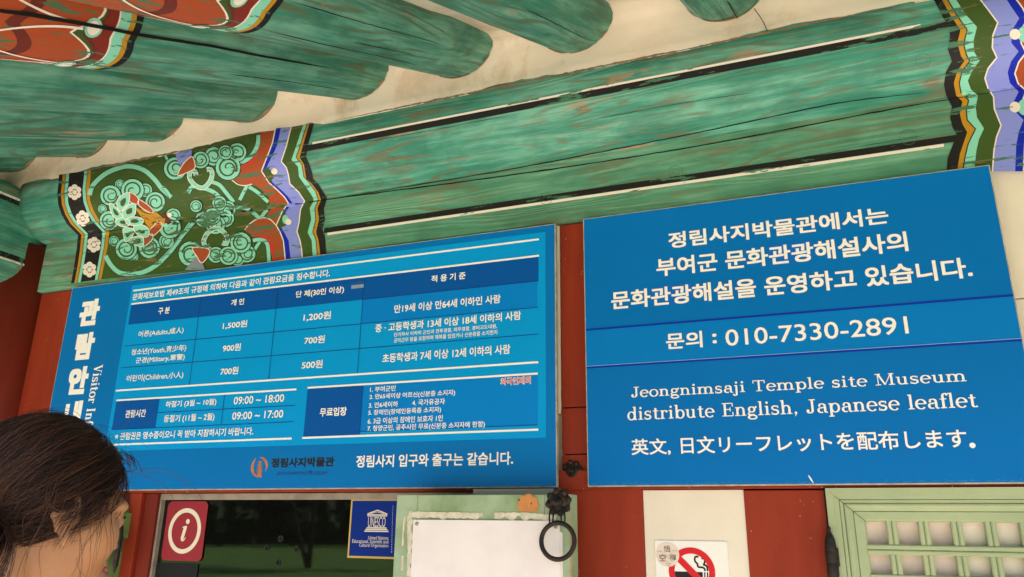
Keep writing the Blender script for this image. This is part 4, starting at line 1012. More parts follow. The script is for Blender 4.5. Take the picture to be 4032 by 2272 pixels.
# scuffed rims: chipped flecks along lower edges
def chips(parent, x0, x1, zc_, n, seed):
    rnd = random.Random(seed); m = MB()
    for _ in range(n):
        x = rnd.uniform(x0, x1); z_ = zc_+abs(rnd.gauss(0, .0035))+.001; l = rnd.uniform(.0008, .004); h = rnd.uniform(.0003, .0012)
        m.flat([(x-l, z_), (x-l*.3, z_-h), (x+l, z_), (x+l*.2, z_+h)], -.0009, .0001)
    m.build('chipped_edge', mat('chipped_vinyl', (.05, .21, .36), .6), parent)['kind'] = 'stuff'
chips(ls, LXa+.01, LXb-.01, LZa+.003, 300, 3)
rs = thing('guide_sign', 'blue sign with large white Korean, English and Japanese lettering', 'sign', (-.05, 0, 1.654))
MB().box(RXa, RXb, 0, .016, RZa, RZb, .0012).build('board', TRIM, rs)
d1 = (xz('e', 37, 825)[1]+xz('e', 2515, 620)[1])/2; d2 = (xz('g', 42, 155)[1]+xz('g', 2560, 3)[1])/2
i3 = .003
MB().flat([(RXa+i3, RZa+i3), (RXb-i3, RZa+i3), (RXb-i3, RZb-i3), (RXa+i3, RZb-i3)], -.0006, .0005).build('face', SIGN_R, rs)
rect(rs, RXa+i3, RXb-i3, d2, d1, 1, SIGN_R2, 'middle_band')
dv = MB()
for z_ in (d1, d2): dv.flat([(RXa+i3, z_-.0028), (RXb-i3, z_-.0028), (RXb-i3, z_+.0028), (RXa+i3, z_+.0028)], -.0016, .0004)
dv.build('divider_line', mat('royal_line', (.002, .025, .33), .35), rs)
MB().flat([(RXa+i3, d2+.003), (RXb-i3, d2+.003), (RXb-i3, d2+.0042), (RXa+i3, d2+.0042)], -.0015, .0003).build('divider_line', mat('pale_edge', (.25, .45, .6), .35), rs)
for P_ in (((1092, 330), (1345, 300), (1355, 423), (1103, 450)), ((415, 573), (650, 545), (655, 660), (418, 688))):
    MB().flat([xz('e', *q) for q in P_], -.0012, .0004).build('patch', SIGN_PATCH, rs)
lettering('정림사지박물관에서는', ('e', 520, 352), ('e', 1782, 105), -.0022, WHITE, rs, .028)
lettering('부여군 문화관광해설사의', ('e', 450, 515), ('e', 1892, 250), -.0022, WHITE, rs, .028)
lettering('문화관광해설을 운영하고 있습니다.', ('e', 188, 706), ('e', 2262, 398), -.0022, WHITE, rs, .028)
lettering('문의', ('q', 777, 308), ('q', 955, 212), -.0022, WHITE, rs, .024); lettering(':', ('q', 1010, 277), ('q', 1028, 226), -.0022, WHITE, rs, .03)
lettering('010-7330-2891', ('q', 1077, 290), ('q', 1985, 138), -.0022, WHITE, rs, .008)
roman('Jeongnimsaji Temple site Museum', ('g', 300, 330), ('g', 2232, 168), -.0022, WHITE, rs, wk=1.08)
roman('distribute English, Japanese leaflet', ('g', 278, 462), ('g', 2292, 300), -.0022, WHITE, rs, wk=1.08)
lettering('英文,', ('g', 305, 668), ('g', 527, 565), -.0022, WHITE, rs, .014); lettering('日文リーフレットを配布します', ('g', 592, 658), ('g', 2236, 510), -.0022, WHITE, rs, .014, sp=1.0)
p = onY('g', 2278, 608, -.0022); MB().lathe([(.0065, -.0022), (.0065, -.0018)], (p.x, 0, p.z), 'Y', 14).build('lettering', WHITE, rs)
chips(rs, RXa+.01, RXb-.01, RZa+.003, 420, 5)
sm = MB(); a_ = xz('g', 1328, 782); b_ = xz('g', 1358, 828); sm.strip([a_, ((a_[0]+b_[0])/2, (a_[1]+b_[1])/2), b_], [.002, .004, .001], -.0015); sm.f = [f_[::-1] for f_ in sm.f]; sm.f += [f_[::-1] for f_ in sm.f]
sm.f = sm.f[:2]; sm.m = sm.m[:2]; sm.build('bird_dropping', WHITE, rs)

# ============================================================ IRON ROSETTE ON THE POST
def rosette(parent, c, R, knob=True, name='rosette'):
    m = MB()
    m.lathe([(R*.86, .0), (R*.86, -.003), (R*.62, -.007), (R*.52, -.011), (R*.15, -.012)], c, 'Y', 24)
    for k in range(8):
        a = k*math.pi/4+.2; m.ball((c[0]+R*.76*math.cos(a), c[1]-.005, c[2]+R*.76*math.sin(a)), R*.25, (1, .5, 1), 12, 8)
    if knob: m.ball((c[0], c[1]-.015, c[2]), R*.40, (1, .9, 1), 14, 10); m.ball((c[0]+R*.1, c[1]-.026, c[2]-R*.06), R*.17, (1, 1, 1.2), 10, 8)
    return m.build(name, IRON, parent, True)
p = onY('V', 1440, 1185, .028)
ro = thing('iron_rosette', 'black iron flower boss on the red post between the two signs', 'boss', p)
rosette(ro, (p.x, .029, p.z), .031)

# ============================================================ OPEN GREEN SHUTTER WITH RING
SY = -.100
sxa, sxb = onY('V', 996, 1300, SY).x, onY('V', 1436, 1300, SY).x; szt = onY('V', 1200, 1244, SY).z
sh = thing('green_shutter', 'open pale green shutter with a white sheet and an iron ring', 'shutter', ((sxa+sxb)/2, SY, .75))
ST = .062
MB().box(sxb-.072, sxb, SY, SY+ST, .75, szt, .0025).build('stile', PALE_GREEN_V, sh)
MB().box(sxa, sxa+.066, SY, SY+ST, .75, szt, .0025).build('stile', PALE_GREEN_V, sh)
railz = onY('j', 1000, 545, SY).z
MB().box(sxa+.0665, sxb-.0725, SY+.0007, SY+ST, railz-.05, szt-.0006, .002).build('rail', PALE_GREEN_V, sh)
MB().box(sxa+.0665, sxb-.0725, SY+.0007, SY+ST, .7506, .83, .002).build('rail', PALE_GREEN_V, sh)
MB().box(sxa+.0665, sxb-.0725, SY+.006, SY+ST-.01, .8305, railz-.0505).build('board', PALE_GREEN_V, sh)
SHEET = mat('white_sheet', (.78, .70, .66), .5, col2=(.72, .63, .60), vscale=5, bump=.0012, bscale=9)
pa_ = [xz('j', 315, 545, SY-.004), xz('j', 1985, 565, SY-.004)]
shx0 = xz('j', 315, 545, SY-.004)[0]; shx1 = xz('j', 2000, 700, SY-.004)[0]; shz = pa_[0][1]
MB().flat([(shx0, .80), (shx1, .80), (shx1, shz), (shx0, shz)], SY-.004, .003).build('sheet', SHEET, sh)
q1 = xz('j', 2034, 900, SY-.002)[0]
MB().flat([(shx1-.03, .80), (q1, .80), (q1, shz-.03), (shx1-.03, shz-.01)], SY-.0016, .001).build('sheet', mat('white_sheet_edge', (.74, .66, .60), .6), sh)
for x_, y_ in ((353, 592), (1955, 625)):
    p = onY('j', x_, y_, SY-.005); MB().lathe([(.0055, -.004), (.0052, -.0058), (.0035, -.0068), (.0012, -.006)], (p.x, SY, p.z), 'Y', 14).build('screw', mat('old_screw', (.35, .30, .20), .4, metal=.6), sh, True)
# remains of torn tape and glue: ragged cream bands
def ragged(mb, pts, w0, w1, y, seed):
    P = [Vector(p) for p in pts]; Q = []
    for a, b_ in zip(P[:-1], P[1:]):
        n = max(2, int((b_-a).length/.004)); Q += [a.lerp(b_, i/n) for i in range(n)]
    Q.append(P[-1]); rnd = random.Random(seed); v = []; f = []
    for i, p in enumerate(Q):
        a = Q[max(i-1, 0)]; b_ = Q[min(i+1, len(Q)-1)]; d = (b_-a).normalized(); q = Vector((-d.y, d.x))
        e0 = w0*(1+.5*noise.noise(Vector((i*.33, seed, 0)))); e1 = w1*(.7+.9*noise.noise(Vector((i*.21, seed, 5)))) 
        A_ = p+q*e0; B_ = p-q*max(e1, .0004); v += [(A_.x, y, A_.y), (B_.x, y, B_.y)]
    for i in range(len(Q)-1): f.append((2*i, 2*i+1, 2*i+3, 2*i+2))
    mb.add(v, f)
tp = MB(); yt = SY-.0012
zA = xz('j', 640, 470, yt)[1]
ragged(tp, [xz('j', 262, 480, yt), xz('j', 640, 488, yt), xz('j', 1115, 496, yt)], .007, .013, yt, 1); ragged(tp, [xz('j', 1250, 488, yt), xz('j', 1600, 490, yt), xz('j', 1965, 520, yt)], .006, .014, yt, 2)
ragged(tp, [xz('j', 262, 1200, yt), xz('j', 270, 900, yt), xz('j', 265, 500, yt)], .006, .012, yt-.0001, 3); ragged(tp, [xz('j', 190, 850, yt), xz('j', 205, 600, yt), xz('j', 222, 512, yt)], .003, .003, yt, 4); ragged(tp, [xz('j', 185, 1130, yt), xz('j', 198, 960, yt)], .004, .004, yt, 6)
for i_, f_ in enumerate(tp.f):
    q = [tp.v[k] for k in f_]
    if (q[1]-q[0]).cross(q[2]-q[0]).y > 0: tp.f[i_] = f_[::-1]
tp.build('torn_tape', mat('old_tape', (.66, .58, .46), .7, col2=(.48, .44, .31), vscale=45), sh)
# bare orange scar where an old rosette sat
p = xz('j', 1637, 385, yt); sc_ = []
for k in range(64):
    a = 2*math.pi*k/64; r_ = .0315*(.84+.16*abs(math.cos(4*a+.3))**.7); sc_.append((p[0]+r_*math.cos(a), max(p[1]+r_*math.sin(a), xz('j', 1637, 450, yt)[1])))
MB().flat(sc_, yt-.0001, .0005).build('paint_scar', mat('bare_orange_wood', (.56, .22, .06), .6, col2=(.46, .18, .06), vscale=40), sh)
MB().flat([(p[0]+.009+.002*math.cos(q), p[1]+.006+.003*math.sin(q)) for q in (0, 1, 2, 3, 4, 5)], yt-.0003, .0001).flat([(p[0]-.026+.003*math.cos(q), p[1]+.015+.002*math.sin(q)) for q in (0, 1, 2, 3, 4, 5)], yt-.0003, .0001).build('nail_hole', HOLE, sh)
# worn orange edge of the stile
ed = MB(); ragged(ed, [(sxb-.0022, szt-.24), (sxb-.0022, szt-.02)], .0016, .0012, SY-.0004, 9); ed.f = [f_ if (ed.v[f_[1]]-ed.v[f_[0]]).cross(ed.v[f_[2]]-ed.v[f_[0]]).y < 0 else f_[::-1] for f_ in ed.f]
ed.build('worn_edge', mat('bare_orange_wood', (0, 0, 0)), sh)
# ring handle
p = onY('V', 1405, 1263, SY-.004); rosette(sh, (p.x, SY, p.z), .037, True, 'ring_plate')
rc = onY('V', 1403, 1361, SY-.03)
ring = MB(); n = 44
for k in range(1): ring.tube([(rc.x+.0445*math.cos(2*math.pi*q/n), rc.y+.004*math.sin(2*math.pi*q/n), rc.z+.0445*math.sin(2*math.pi*q/n)) for q in range(n)], .0062, 12, closed=True)
ring.build('ring', IRON, sh, True)
for dx0, dx1 in ((-.016, -.0185), (.013, .0155)):
    lp = MB(); top = Vector((p.x+dx0, SY-.012, p.z-.012)); bot = Vector((rc.x+dx1, rc.y, rc.z+.038)); pts = []
    for q in range(24):
        a = 2*math.pi*q/24; c_ = (top+bot)/2; L_ = (top-bot)/2; pts.append(c_+L_*math.sin(a)+Vector((.0052*math.cos(a), 0, 0)))
    lp.tube(pts, .0022, 8, closed=True); lp.build('ring_staple', IRON, sh, True)
MB().box(onY('j', 1010, 200, -.03).x, onY('j', 1985, 200, -.03).x, -.034, -.004, szt-.02, onY('j', 1500, 190, -.03).z, .001).build('catch_strip', mat('grey_strip', (.30, .29, .24), .6), sh)
MB().box(sxa+.05, sxb-.05, SY+ST, .02, .9, .93, .001).build('hinge_bar', IRON, sh)

# ============================================================ SMALL SHUTTER EDGE BEHIND THE PERSON
Yl = -.02
g0, g1 = onY('h', 700, 1300, Yl).x, onY('h', 965, 1200, Yl).x
s3 = thing('green_shutter', 'edge of a second green shutter seen behind the person', 'shutter', (g0, Yl, .75))
z3 = onY('h', 1000, 905, Yl).z
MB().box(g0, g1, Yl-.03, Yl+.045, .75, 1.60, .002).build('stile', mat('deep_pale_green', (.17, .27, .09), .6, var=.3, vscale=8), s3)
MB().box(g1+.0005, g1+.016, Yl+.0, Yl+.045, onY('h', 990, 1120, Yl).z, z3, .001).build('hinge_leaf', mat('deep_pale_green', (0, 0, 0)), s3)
p = onY('h', 1005, 1190, Yl-.01)
def hinge(parent, c, L=.10, r=.0125, name='hinge'):
    m = MB(); prof = [(.0015, -L), (.004, -L*.92), (.0045, -L*.85), (.009, -L*.74), (r*.92, -L*.52), (r*.86, -L*.5), (r, -L*.46), (r, -L*.14), (r*.9, -L*.1), (r, -L*.06), (r*1.03, L*.22), (r*.92, L*.26), (r, L*.3), (r*.9, L*.56), (.008, L*.72), (.004, L*.84), (.0052, L*.9), (.004, L*.97), (.001, L)]
    m.lathe([(a, c[2]+b_) for a, b_ in prof], (c[0], c[1], 0), 'Z', 18)
    m.box(c[0]-.004, c[0]+.017, c[1]+.001, c[1]+.004, c[2]-L*.2, c[2]+L*.35, .001)
    return m.build(name, IRON, parent, True)
hinge(s3, (p.x, p.y, p.z), .085, .010)

# ============================================================ NO SMOKING NOTICE AND ROUND STICKER
NY = .0315
ns = thing('no_smoking_notice', 'white notice with a red struck out cigarette on the cream wall', 'notice', onY('k', 920, 1100, NY))
nx0 = (xz('k', 512, 768, NY)[0]+xz('k', 524, 1170, NY)[0])/2; nx1 = (xz('k', 1330, 782, NY)[0]+xz('k', 1348, 1170, NY)[0])/2; nz1 = xz('k', 900, 773, NY)[1]; nz0 = nz1-.27
NP = mat('white_notice_paper', (.80, .76, .69), .45)
MB().flat([(nx0, nz0), (nx1, nz0), (nx1, nz1), (nx0, nz1)], NY, .0022).build('sheet', NP, ns)
RDP = mat('notice_red_print', (.60, .012, .018), .4)
P_ = lambda x, y: xz('k', x, y, NY)
cxn = (P_(660, 1110)[0]+P_(1190, 1110)[0])/2+.001; Rn = (P_(1190, 1130)[0]-P_(665, 1130)[0])/2; czn = P_(920, 845)[1]-Rn; 
def st(mb, pts, w, y):
    k0 = len(mb.f); mb.strip(pts, w, y)
    for i_ in range(k0, len(mb.f)):
        f_ = mb.f[i_]; q = [mb.v[k] for k in f_]
        if (q[1]-q[0]).cross(q[2]-q[0]).y > 0: mb.f[i_] = f_[::-1]
m = MB(); wr = .0155
st(m, [(cxn+(Rn-wr/2)*math.cos(2*math.pi*q/56), czn+(Rn-wr/2)*math.sin(2*math.pi*q/56)) for q in range(57)], wr, NY-.0006)
st(m, [(cxn-(Rn-wr)*.75, czn+(Rn-wr)*.75), (cxn+(Rn-wr)*.75, czn-(Rn-wr)*.75)], .0165, NY-.0009)
m.build('prohibition_ring', RDP, ns)
m = MB(); za_, zb_ = P_(900, 1120)[1], P_(900, 1120)[1]-.020
for xa_, xb_ in ((P_(736, 1140)[0], P_(1050, 1140)[0]), (P_(1066, 1140)[0], P_(1081, 1140)[0]), (P_(1097, 1140)[0], P_(1112, 1140)[0])): m.flat([(xa_, zb_), (xb_, zb_), (xb_, za_), (xa_, za_)], NY-.0004, .0003)
def cm(pts): return [(q.x, q.y) for q in catmull([Vector(P_(*p_)) for p_ in pts], .002)]
st(m, cm([(1002, 950), (965, 955), (963, 1000), (990, 1030), (1000, 1065), (1050, 1072), (1073, 1090), (1075, 1112)]), .0046, NY-.0004)
st(m, cm([(1035, 968), (1070, 980), (1072, 1020), (1060, 1042), (1090, 1050), (1104, 1080), (1105, 1112)]), .0046, NY-.0004)
m.build('cigarette', BLACKP, ns)
rs2 = thing('round_sticker', 'round pinkish sticker with black characters on the corner of the notice', 'sticker', onY('k', 655, 925, NY-.002))
cxs, czs = P_(655, 925); Rs = (P_(786, 925)[0]-P_(525, 925)[0])/2
MB().lathe([(Rs, NY-.0013), (Rs, NY-.0009)], (cxs, 0, czs), 'Y', 40).build('disc', mat('beige_sticker', (.72, .58, .47), .45), rs2)
ys = NY-.0015
lettering('悟', ('k', 612, 897), ('k', 684, 825), ys, BLACKP, rs2, -.004); lettering('空', ('k', 563, 1000), ('k', 636, 925), ys, BLACKP, rs2, -.004); lettering('禪', ('k', 678, 992), ('k', 750, 928), ys, BLACKP, rs2, -.004)
GP = mat('grey_print', (.12, .10, .09), .5)
lettering('GOOD', ('k', 538, 897), ('k', 592, 884), ys, GP, rs2, 0); lettering('LUCK', ('k', 708, 890), ('k', 758, 878), ys, GP, rs2, 0); lettering('O', ('k', 655, 1012), ('k', 667, 1000), ys, GP, rs2, 0); lettering('GONG', ('k', 634, 1035), ('k', 692, 1020), ys, GP, rs2, 0); lettering('SUN', ('k', 646, 1056), ('k', 686, 1043), ys, GP, rs2, 0)
m = MB()
for cx_, cy_ in ((600, 960), (710, 955), (655, 905)):
    for k in range(2):
        T_ = [P_(cx_+52*math.sin(2*math.pi*q/3+k*math.pi), cy_-55*math.cos(2*math.pi*q/3+k*math.pi)) for q in range(4)]
        st(m, T_, .0006, ys+.0002)
m.build('star_outline', mat('pale_blue_print', (.35, .38, .50), .5), rs2)

# ============================================================ LATTICE WINDOW
FY = .010; L_ = lambda x, y, Y=FY: xz('l', x, y, Y)
lx0 = L_(160, 300)[0]; lz1 = L_(1200, 186)[1]; lx1 = lx0+1.02; lz0 = .72
lw_ = thing('lattice_window', 'pale green lattice window with moulded frame and paper panes', 'window', (lx0+.5, FY, lz0))
ix0 = L_(650, 605, FY+.012)[0]; iz1 = L_(1000, 606, FY+.012)[1]; wv = ix0-lx0; wh = lz1-iz1; ix1 = lx1-wv; iz0 = lz0+wh
# profile across the frame: (share of width from outside, depth behind FY)
PF = [(0, .040), (0, .0), (.20, .0), (.205, .0015), (.335, .0015), (.345, .005), (.36, .0015), (.44, .001), (.455, .006), (.47, .0015), (.52, .0), (.60, .004), (.685, .010), (.695, .013), (.705, .0085), (.93, .0085), (.96, .010), (1.0, .016), (1.0, .05)]
def frame_side(a, b, c, d, name):
    """outer edge a-b, inner edge d-c, mitred"""
    v = []; f = []
    for t_, dep in PF:
        for o_, i_ in ((a, d), (b, c)): v.append((o_[0]+(i_[0]-o_[0])*t_, FY+dep, o_[1]+(i_[1]-o_[1])*t_))
    n = len(PF)
    for k in range(n-1): f.append((2*k, 2*k+1, 2*k+3, 2*k+2))
    return link_mesh(name, v, f, PALE_GREEN, lw_)
O = [(lx0, lz0), (lx1, lz0), (lx1, lz1), (lx0, lz1)]; I = [(ix0, iz0), (ix1, iz0), (ix1, iz1), (ix0, iz1)]
g_ = .0006
frame_side(O[3], O[2], (I[2][0], I[2][1]), (I[3][0]+g_, I[3][1]), 'frame_rail'); frame_side(O[0], (O[3][0], O[3][1]-g_), (I[3][0], I[3][1]-g_), I[0], 'frame_stile')
frame_side(O[2], O[1], I[1], I[2], 'frame_stile'); frame_side(O[1], O[0], I[0], I[1], 'frame_rail')
mj = MB(); 
st(mj, [(lx0+wv*.25, lz1-wh*.25), (ix0, iz1)], .0011, FY+.0003); mj.build('mitre_joint', mat('dark_joint', (.05, .06, .03), .8), lw_)  # thin dark line along the frame's upper left mitre
# paper panes bulging a little in each opening
PAP = mat('window_paper', (.74, .60, .50), .85, col2=(.70, .56, .465), vscale=6, bump=.0006, bscale=60)
BYY = FY+.022
cols = [ix0]; vx = [L_(978, 780, BYY-.008)[0], L_(1375, 780, BYY-.008)[0], L_(1775, 780, BYY-.008)[0], L_(2190, 780, BYY-.008)[0]]
pitch = (vx[3]-vx[0])/3; vx = [vx[0]+pitch*k for k in range(9) if vx[0]+pitch*k < ix1-.02]
hz = [L_(1400, 950, BYY-.008)[1]]; zp = hz[0]-(iz1-hz[0])*1.0; vs_ = iz1-hz[0]+.004
hz = [hz[0]-vs_*k for k in range(12) if hz[0]-vs_*k > iz0+.02]
BW = .0128
def vbar(x, z0, z1):
    for s_ in (-1, 1): 
        m = MB(); xc = x+s_*BW*.47; w = BW*.44
        m.add([(xc-w, BYY+.008, z0), (xc-w, BYY-.010, z0), (xc-w*.5, BYY-.013, z0), (xc+w*.5, BYY-.013, z0), (xc+w, BYY-.010, z0), (xc+w, BYY+.008, z0)]+[(xc-w, BYY+.008, z1), (xc-w, BYY-.010, z1), (xc-w*.5, BYY-.013, z1), (xc+w*.5, BYY-.013, z1), (xc+w, BYY-.010, z1), (xc+w, BYY+.008, z1)],
              [(k, k+1, k+7, k+6) for k in range(5)]+[(5, 0, 6, 11), (0, 5, 4, 3, 2, 1), (6, 7, 8, 9, 10, 11)])
        m.build('lattice_bar', PALE_GREEN, lw_)
def hbar(z):
    for s_ in (-1, 1):
        m = MB(); zc_ = z+s_*BW*.47; w = BW*.44; q = []
        for x in (ix0-.004, ix1+.004): q += [(x, BYY+.008, zc_-w), (x, BYY-.012, zc_-w), (x, BYY-.015, zc_-w*.5), (x, BYY-.015, zc_+w*.5), (x, BYY-.012, zc_+w), (x, BYY+.008, zc_+w)]
        m.add(q, [(k, k+1, k+7, k+6) for k in range(5)]+[(5, 0, 6, 11), (0, 5, 4, 3, 2, 1), (6, 7, 8, 9, 10, 11)]); m.build('lattice_bar', PALE_GREEN, lw_)
for z in hz: hbar(z)
ze = [iz1]+hz+[iz0]; xe = [ix0]+vx+[ix1]
for x in vx:
    for za_, zb_ in zip(ze[:-1], ze[1:]): vbar(x, zb_+(BW*.93 if zb_ != iz0 else -.004), za_-(BW*.93 if za_ != iz1 else -.004))
for xa_, xb_ in zip(xe[:-1], xe[1:]):
    for za_, zb_ in zip(ze[:-1], ze[1:]):
        v = []; f = []; n = 8
        for i in range(n+1):
            for j in range(n+1):
                u, w = i/n, j/n; v.append((xa_+(xb_-xa_)*u, BYY+.010+.007*(math.sin(math.pi*w)**.8)*(math.sin(math.pi*u)**.5) if 0 < i < n and 0 < j < n else BYY+.010, zb_+(za_-zb_)*w))
        for i in range(n):
            for j in range(n): f.append((i*(n+1)+j, (i+1)*(n+1)+j, (i+1)*(n+1)+j+1, i*(n+1)+j+1))
        link_mesh('paper_pane', v, f, PAP, lw_, True)
MB().box(ix0-.01, ix1+.01, BYY+.026, BYY+.03, iz0-.01, iz1+.01).build('backing_board', PAP, lw_)
MB().box(lx0-.004, lx0-.0005, FY+.004, .1, lz0, lz1).build('side_gap', HOLE, lw_)
p = onY('V', 2093, 1408, FY-.008); hinge(lw_, (p.x, p.y, p.z), .078, .0135)
tag(MB().box(lx0-.03, lx1+.1, .034, .12, lz1+.0005, 1.70, .001).box(lx1, 2.2, .03, .12, .03, 1.70, .002).build('wall_panel', RED), kind='structure')

# ============================================================ OUTSIDE, BEHIND THE CAMERA (seen in the glass)
BARK = mat('bark', (.05, .038, .028), .9, var=.5, vscale=20, bump=.01, bscale=30); LEAF = mat('leaves', (.045, .085, .02), .7, col2=(.02, .045, .012), vscale=1.5)
def tree(x, y, H, R, seed, label, fork=False):
    rnd = random.Random(seed); t = thing('tree', label, 'tree', (x, y, 0)); m = MB()
    def limb(p, d, l, r, dep):
        q = [p]; dd = d.copy()
        for k in range(5): dd = (dd+Vector((rnd.uniform(-.12, .12), rnd.uniform(-.12, .12), rnd.uniform(-.02, .1)))).normalized(); q.append(q[-1]+dd*l/5)
        m.tube(q, [r*(1-.1*k) for k in range(6)], 8)
        if dep:
            for k in range(2 if dep == 3 else 3):
                a = rnd.uniform(0, 6.28)+k*2.1 if dep < 3 else k*math.pi+.2; limb(q[-1], (dd+Vector((math.cos(a)*.55, math.sin(a)*.55, .1))).normalized(), l*.72, r*.55, dep-1)
    limb(Vector((x, y, 0)), Vector((.12, .05, 1)).normalized(), 2.7, .12, 3); limb(Vector((x, y, 0)), Vector((-.42, .05, 1)).normalized(), 2.9, .10, 3)
    m.build('trunk', BARK, t, True)
    c = MB(); cl = [(Vector((x, y, H*(.68 if fork else .5)))+Vector((rnd.gauss(0, R*.5), rnd.gauss(0, R*.5), rnd.gauss(0, H*(.13 if fork else .26)))), rnd.uniform(.5, 1.1)*R*.45) for _ in range(26)]
    for ce, rr in cl:
        for _ in range(130):
            d = Vector((rnd.gauss(0, 1), rnd.gauss(0, 1), rnd.gauss(0, 1))).normalized()*rr*rnd.uniform(.55, 1.0); p = ce+d; p.z = max(p.z, .25); s_ = rnd.uniform(.09, .2)*(1 if fork else 3.4)
            u = Vector((rnd.gauss(0, 1), rnd.gauss(0, 1), rnd.gauss(0, 1))).normalized(); w = u.orthogonal().normalized()
            c.add([p+u*s_, p+w*s_*.5, p-u*s_, p-w*s_*.5], [(0, 1, 2, 3)])
    c.build('crown', LEAF, t)
    return t
d = ray(*px('V', 774, 1429)); tt = -CAM.z/d.z; p = CAM+d*tt
tree(p.x, .12-p.y, 8.5, 3.4, 11, 'forked tree on the lawn reflected in the ticket window', True)
wd = MB(); rnd = random.Random(77); v = []; f = []; NA = 260; NH = 16
for i in range(NA+1):
    a = -1.9+2.8*i/NA; H_ = 14+5*noise.noise(Vector((a*7, 0, 0)))+2.5*noise.noise(Vector((a*25, 4, 0)))
    for j in range(NH+1):
        t = j/NH; R_ = 62+t*t*9-2.6*noise.noise(Vector((a*22, t*5, 1)))-1.6*noise.noise(Vector((a*60, t*12, 1)))
        v.append((R_*math.sin(a), -R_*math.cos(a), t*H_))
for i in range(NA):
    for j in range(NH): k = i*(NH+1)+j; f.append((k, k+1, k+NH+2, k+NH+1))
wd.add(v, f)
for _ in range(16000):
    a = rnd.uniform(-1.75, .75); R_ = rnd.uniform(56, 62); H_ = 14+5*noise.noise(Vector((a*7, 0, 0)))
    p = Vector((R_*math.sin(a), -R_*math.cos(a), rnd.uniform(0, 1)*H_)); s_ = rnd.uniform(.16, .42)
    u = Vector((rnd.gauss(0, 1), rnd.gauss(0, 1), rnd.gauss(0, 1))).normalized(); w = u.orthogonal().normalized(); wd.add([p+u*s_, p+w*s_*.6, p-u*s_, p-w*s_*.6], [(0, 1, 2, 3)])
wo = wd.build('distant_wood', mat('wood_leaves', (.028, .05, .014), .8, col2=(.012, .024, .008), vscale=.3)); wo['kind'] = 'stuff'; wo['label'] = 'dark mass of trees behind the lawn, seen only in the window glass'

# ============================================================ PERSON
SKIN = mat('skin', (.40, .185, .082), .5, col2=(.35, .155, .068), vscale=14, bump=.0004, bscale=220, spec=.4)
_b = SKIN.node_tree.nodes['Principled BSDF']; _b.inputs['Subsurface Weight'].default_value = .12; _b.inputs['Subsurface Radius'].default_value = (.012, .005, .003); _b.inputs['Subsurface Scale'].default_value = 1.0
HC = CAM+ray(*px('V', 116, 1298))*1.06
TH_ = math.radians(54)
yaw = math.atan2(.361*math.cos(TH_)+.931*math.sin(TH_), .932*math.cos(TH_)-.364*math.sin(TH_)); pitch = math.radians(7); roll = math.radians(-3)
HM = Matrix.Rotation(yaw, 4, 'Z') @ Matrix.Rotation(pitch, 4, 'Y') @ Matrix.Rotation(roll, 4, 'X')
BMx = Matrix.Rotation(yaw, 4, 'Z')
def HL(x, y, z): return HC+(HM @ Vector((x, y, z)))          # head space: x forward, y left, z up
def BL_(x, y, z): return Vector((HC.x, HC.y, 0))+(BMx @ Vector((x, y, z)))   # body space on the ground
def ell(p, c, r):
    q = Vector(((p[0]-c[0])/r[0], (p[1]-c[1])/r[1], (p[2]-c[2])/r[2])); k = q.length
    return (k-1)*min(r) if k < 1e-6 else (k-1)*k/Vector((q.x/r[0], q.y/r[1], q.z/r[2])).length
def smin(a, b, k):
    h = max(k-abs(a-b), 0)/k; return min(a, b)-h*h*k*.25
def smax(a, b, k): return -smin(-a, -b, k)
def caps(p, a, b, r0, r1):
    p = Vector(p); a = Vector(a); b = Vector(b); t = max(0, min(1, (p-a).dot(b-a)/(b-a).length_squared)); return (p-a.lerp(b, t)).length-(r0+(r1-r0)*t)
def headsdf(p):
    ay = abs(p[1]); q = (p[0], ay, p[2])
    d = ell(q, (-.012, 0, .032), (.097, .076, .092))
    d = smin(d, ell(q, (.030, 0, -.032), (.062, .058, .082)), .03)
    d = smin(d, ell(q, (.050, .045, -.024), (.031, .026, .030)), .025)
    d = smin(d, ell(q, (.066, 0, -.098), (.022, .024, .018)), .03)
    d = smin(d, ell(q, (.006, .040, -.060), (.030, .014, .028)), .03)
    d = smin(d, ell(q, (.076, .022, .022), (.016, .038, .011)), .018)
    d = smax(d, -ell(q, (.100, .032, .004), (.018, .017, .012)), .014)
    d = smin(d, ell(q, (.080, .032, .002), (.013, .014, .012)), .006)
    d = smin(d, caps(q, (.084, 0, .010), (.099, 0, -.026), .008, .0105), .012)
    d = smin(d, ell(q, (.096, .011, -.030), (.010, .007, .006)), .006)
    d = smin(d, ell(q, (.087, 0, -.056), (.012, .022, .0055)), .006); d = smin(d, ell(q, (.085, 0, -.068), (.012, .018, .0065)), .005)
    return d
NU, NV = 110, 84; v = []; f = []; o_ = Vector((.010, 0, -.005))
for j in range(NV+1):
    th = math.pi*j/NV
    for i in range(NU):
        ph = 2*math.pi*i/NU; d = Vector((math.sin(th)*math.cos(ph), math.sin(th)*math.sin(ph), math.cos(th)))
        lo, hi = .03, .16
        for _ in range(15):
            m_ = (lo+hi)/2
            if headsdf(o_+d*m_) < 0: lo = m_
            else: hi = m_
        v.append(o_+d*lo)
for j in range(NV):
    for i in range(NU): a, b = j*NU+i, j*NU+(i+1) % NU; f.append((a, a+NU, b+NU, b))
body = MB(); body.add([HL(*q) for q in v], f)
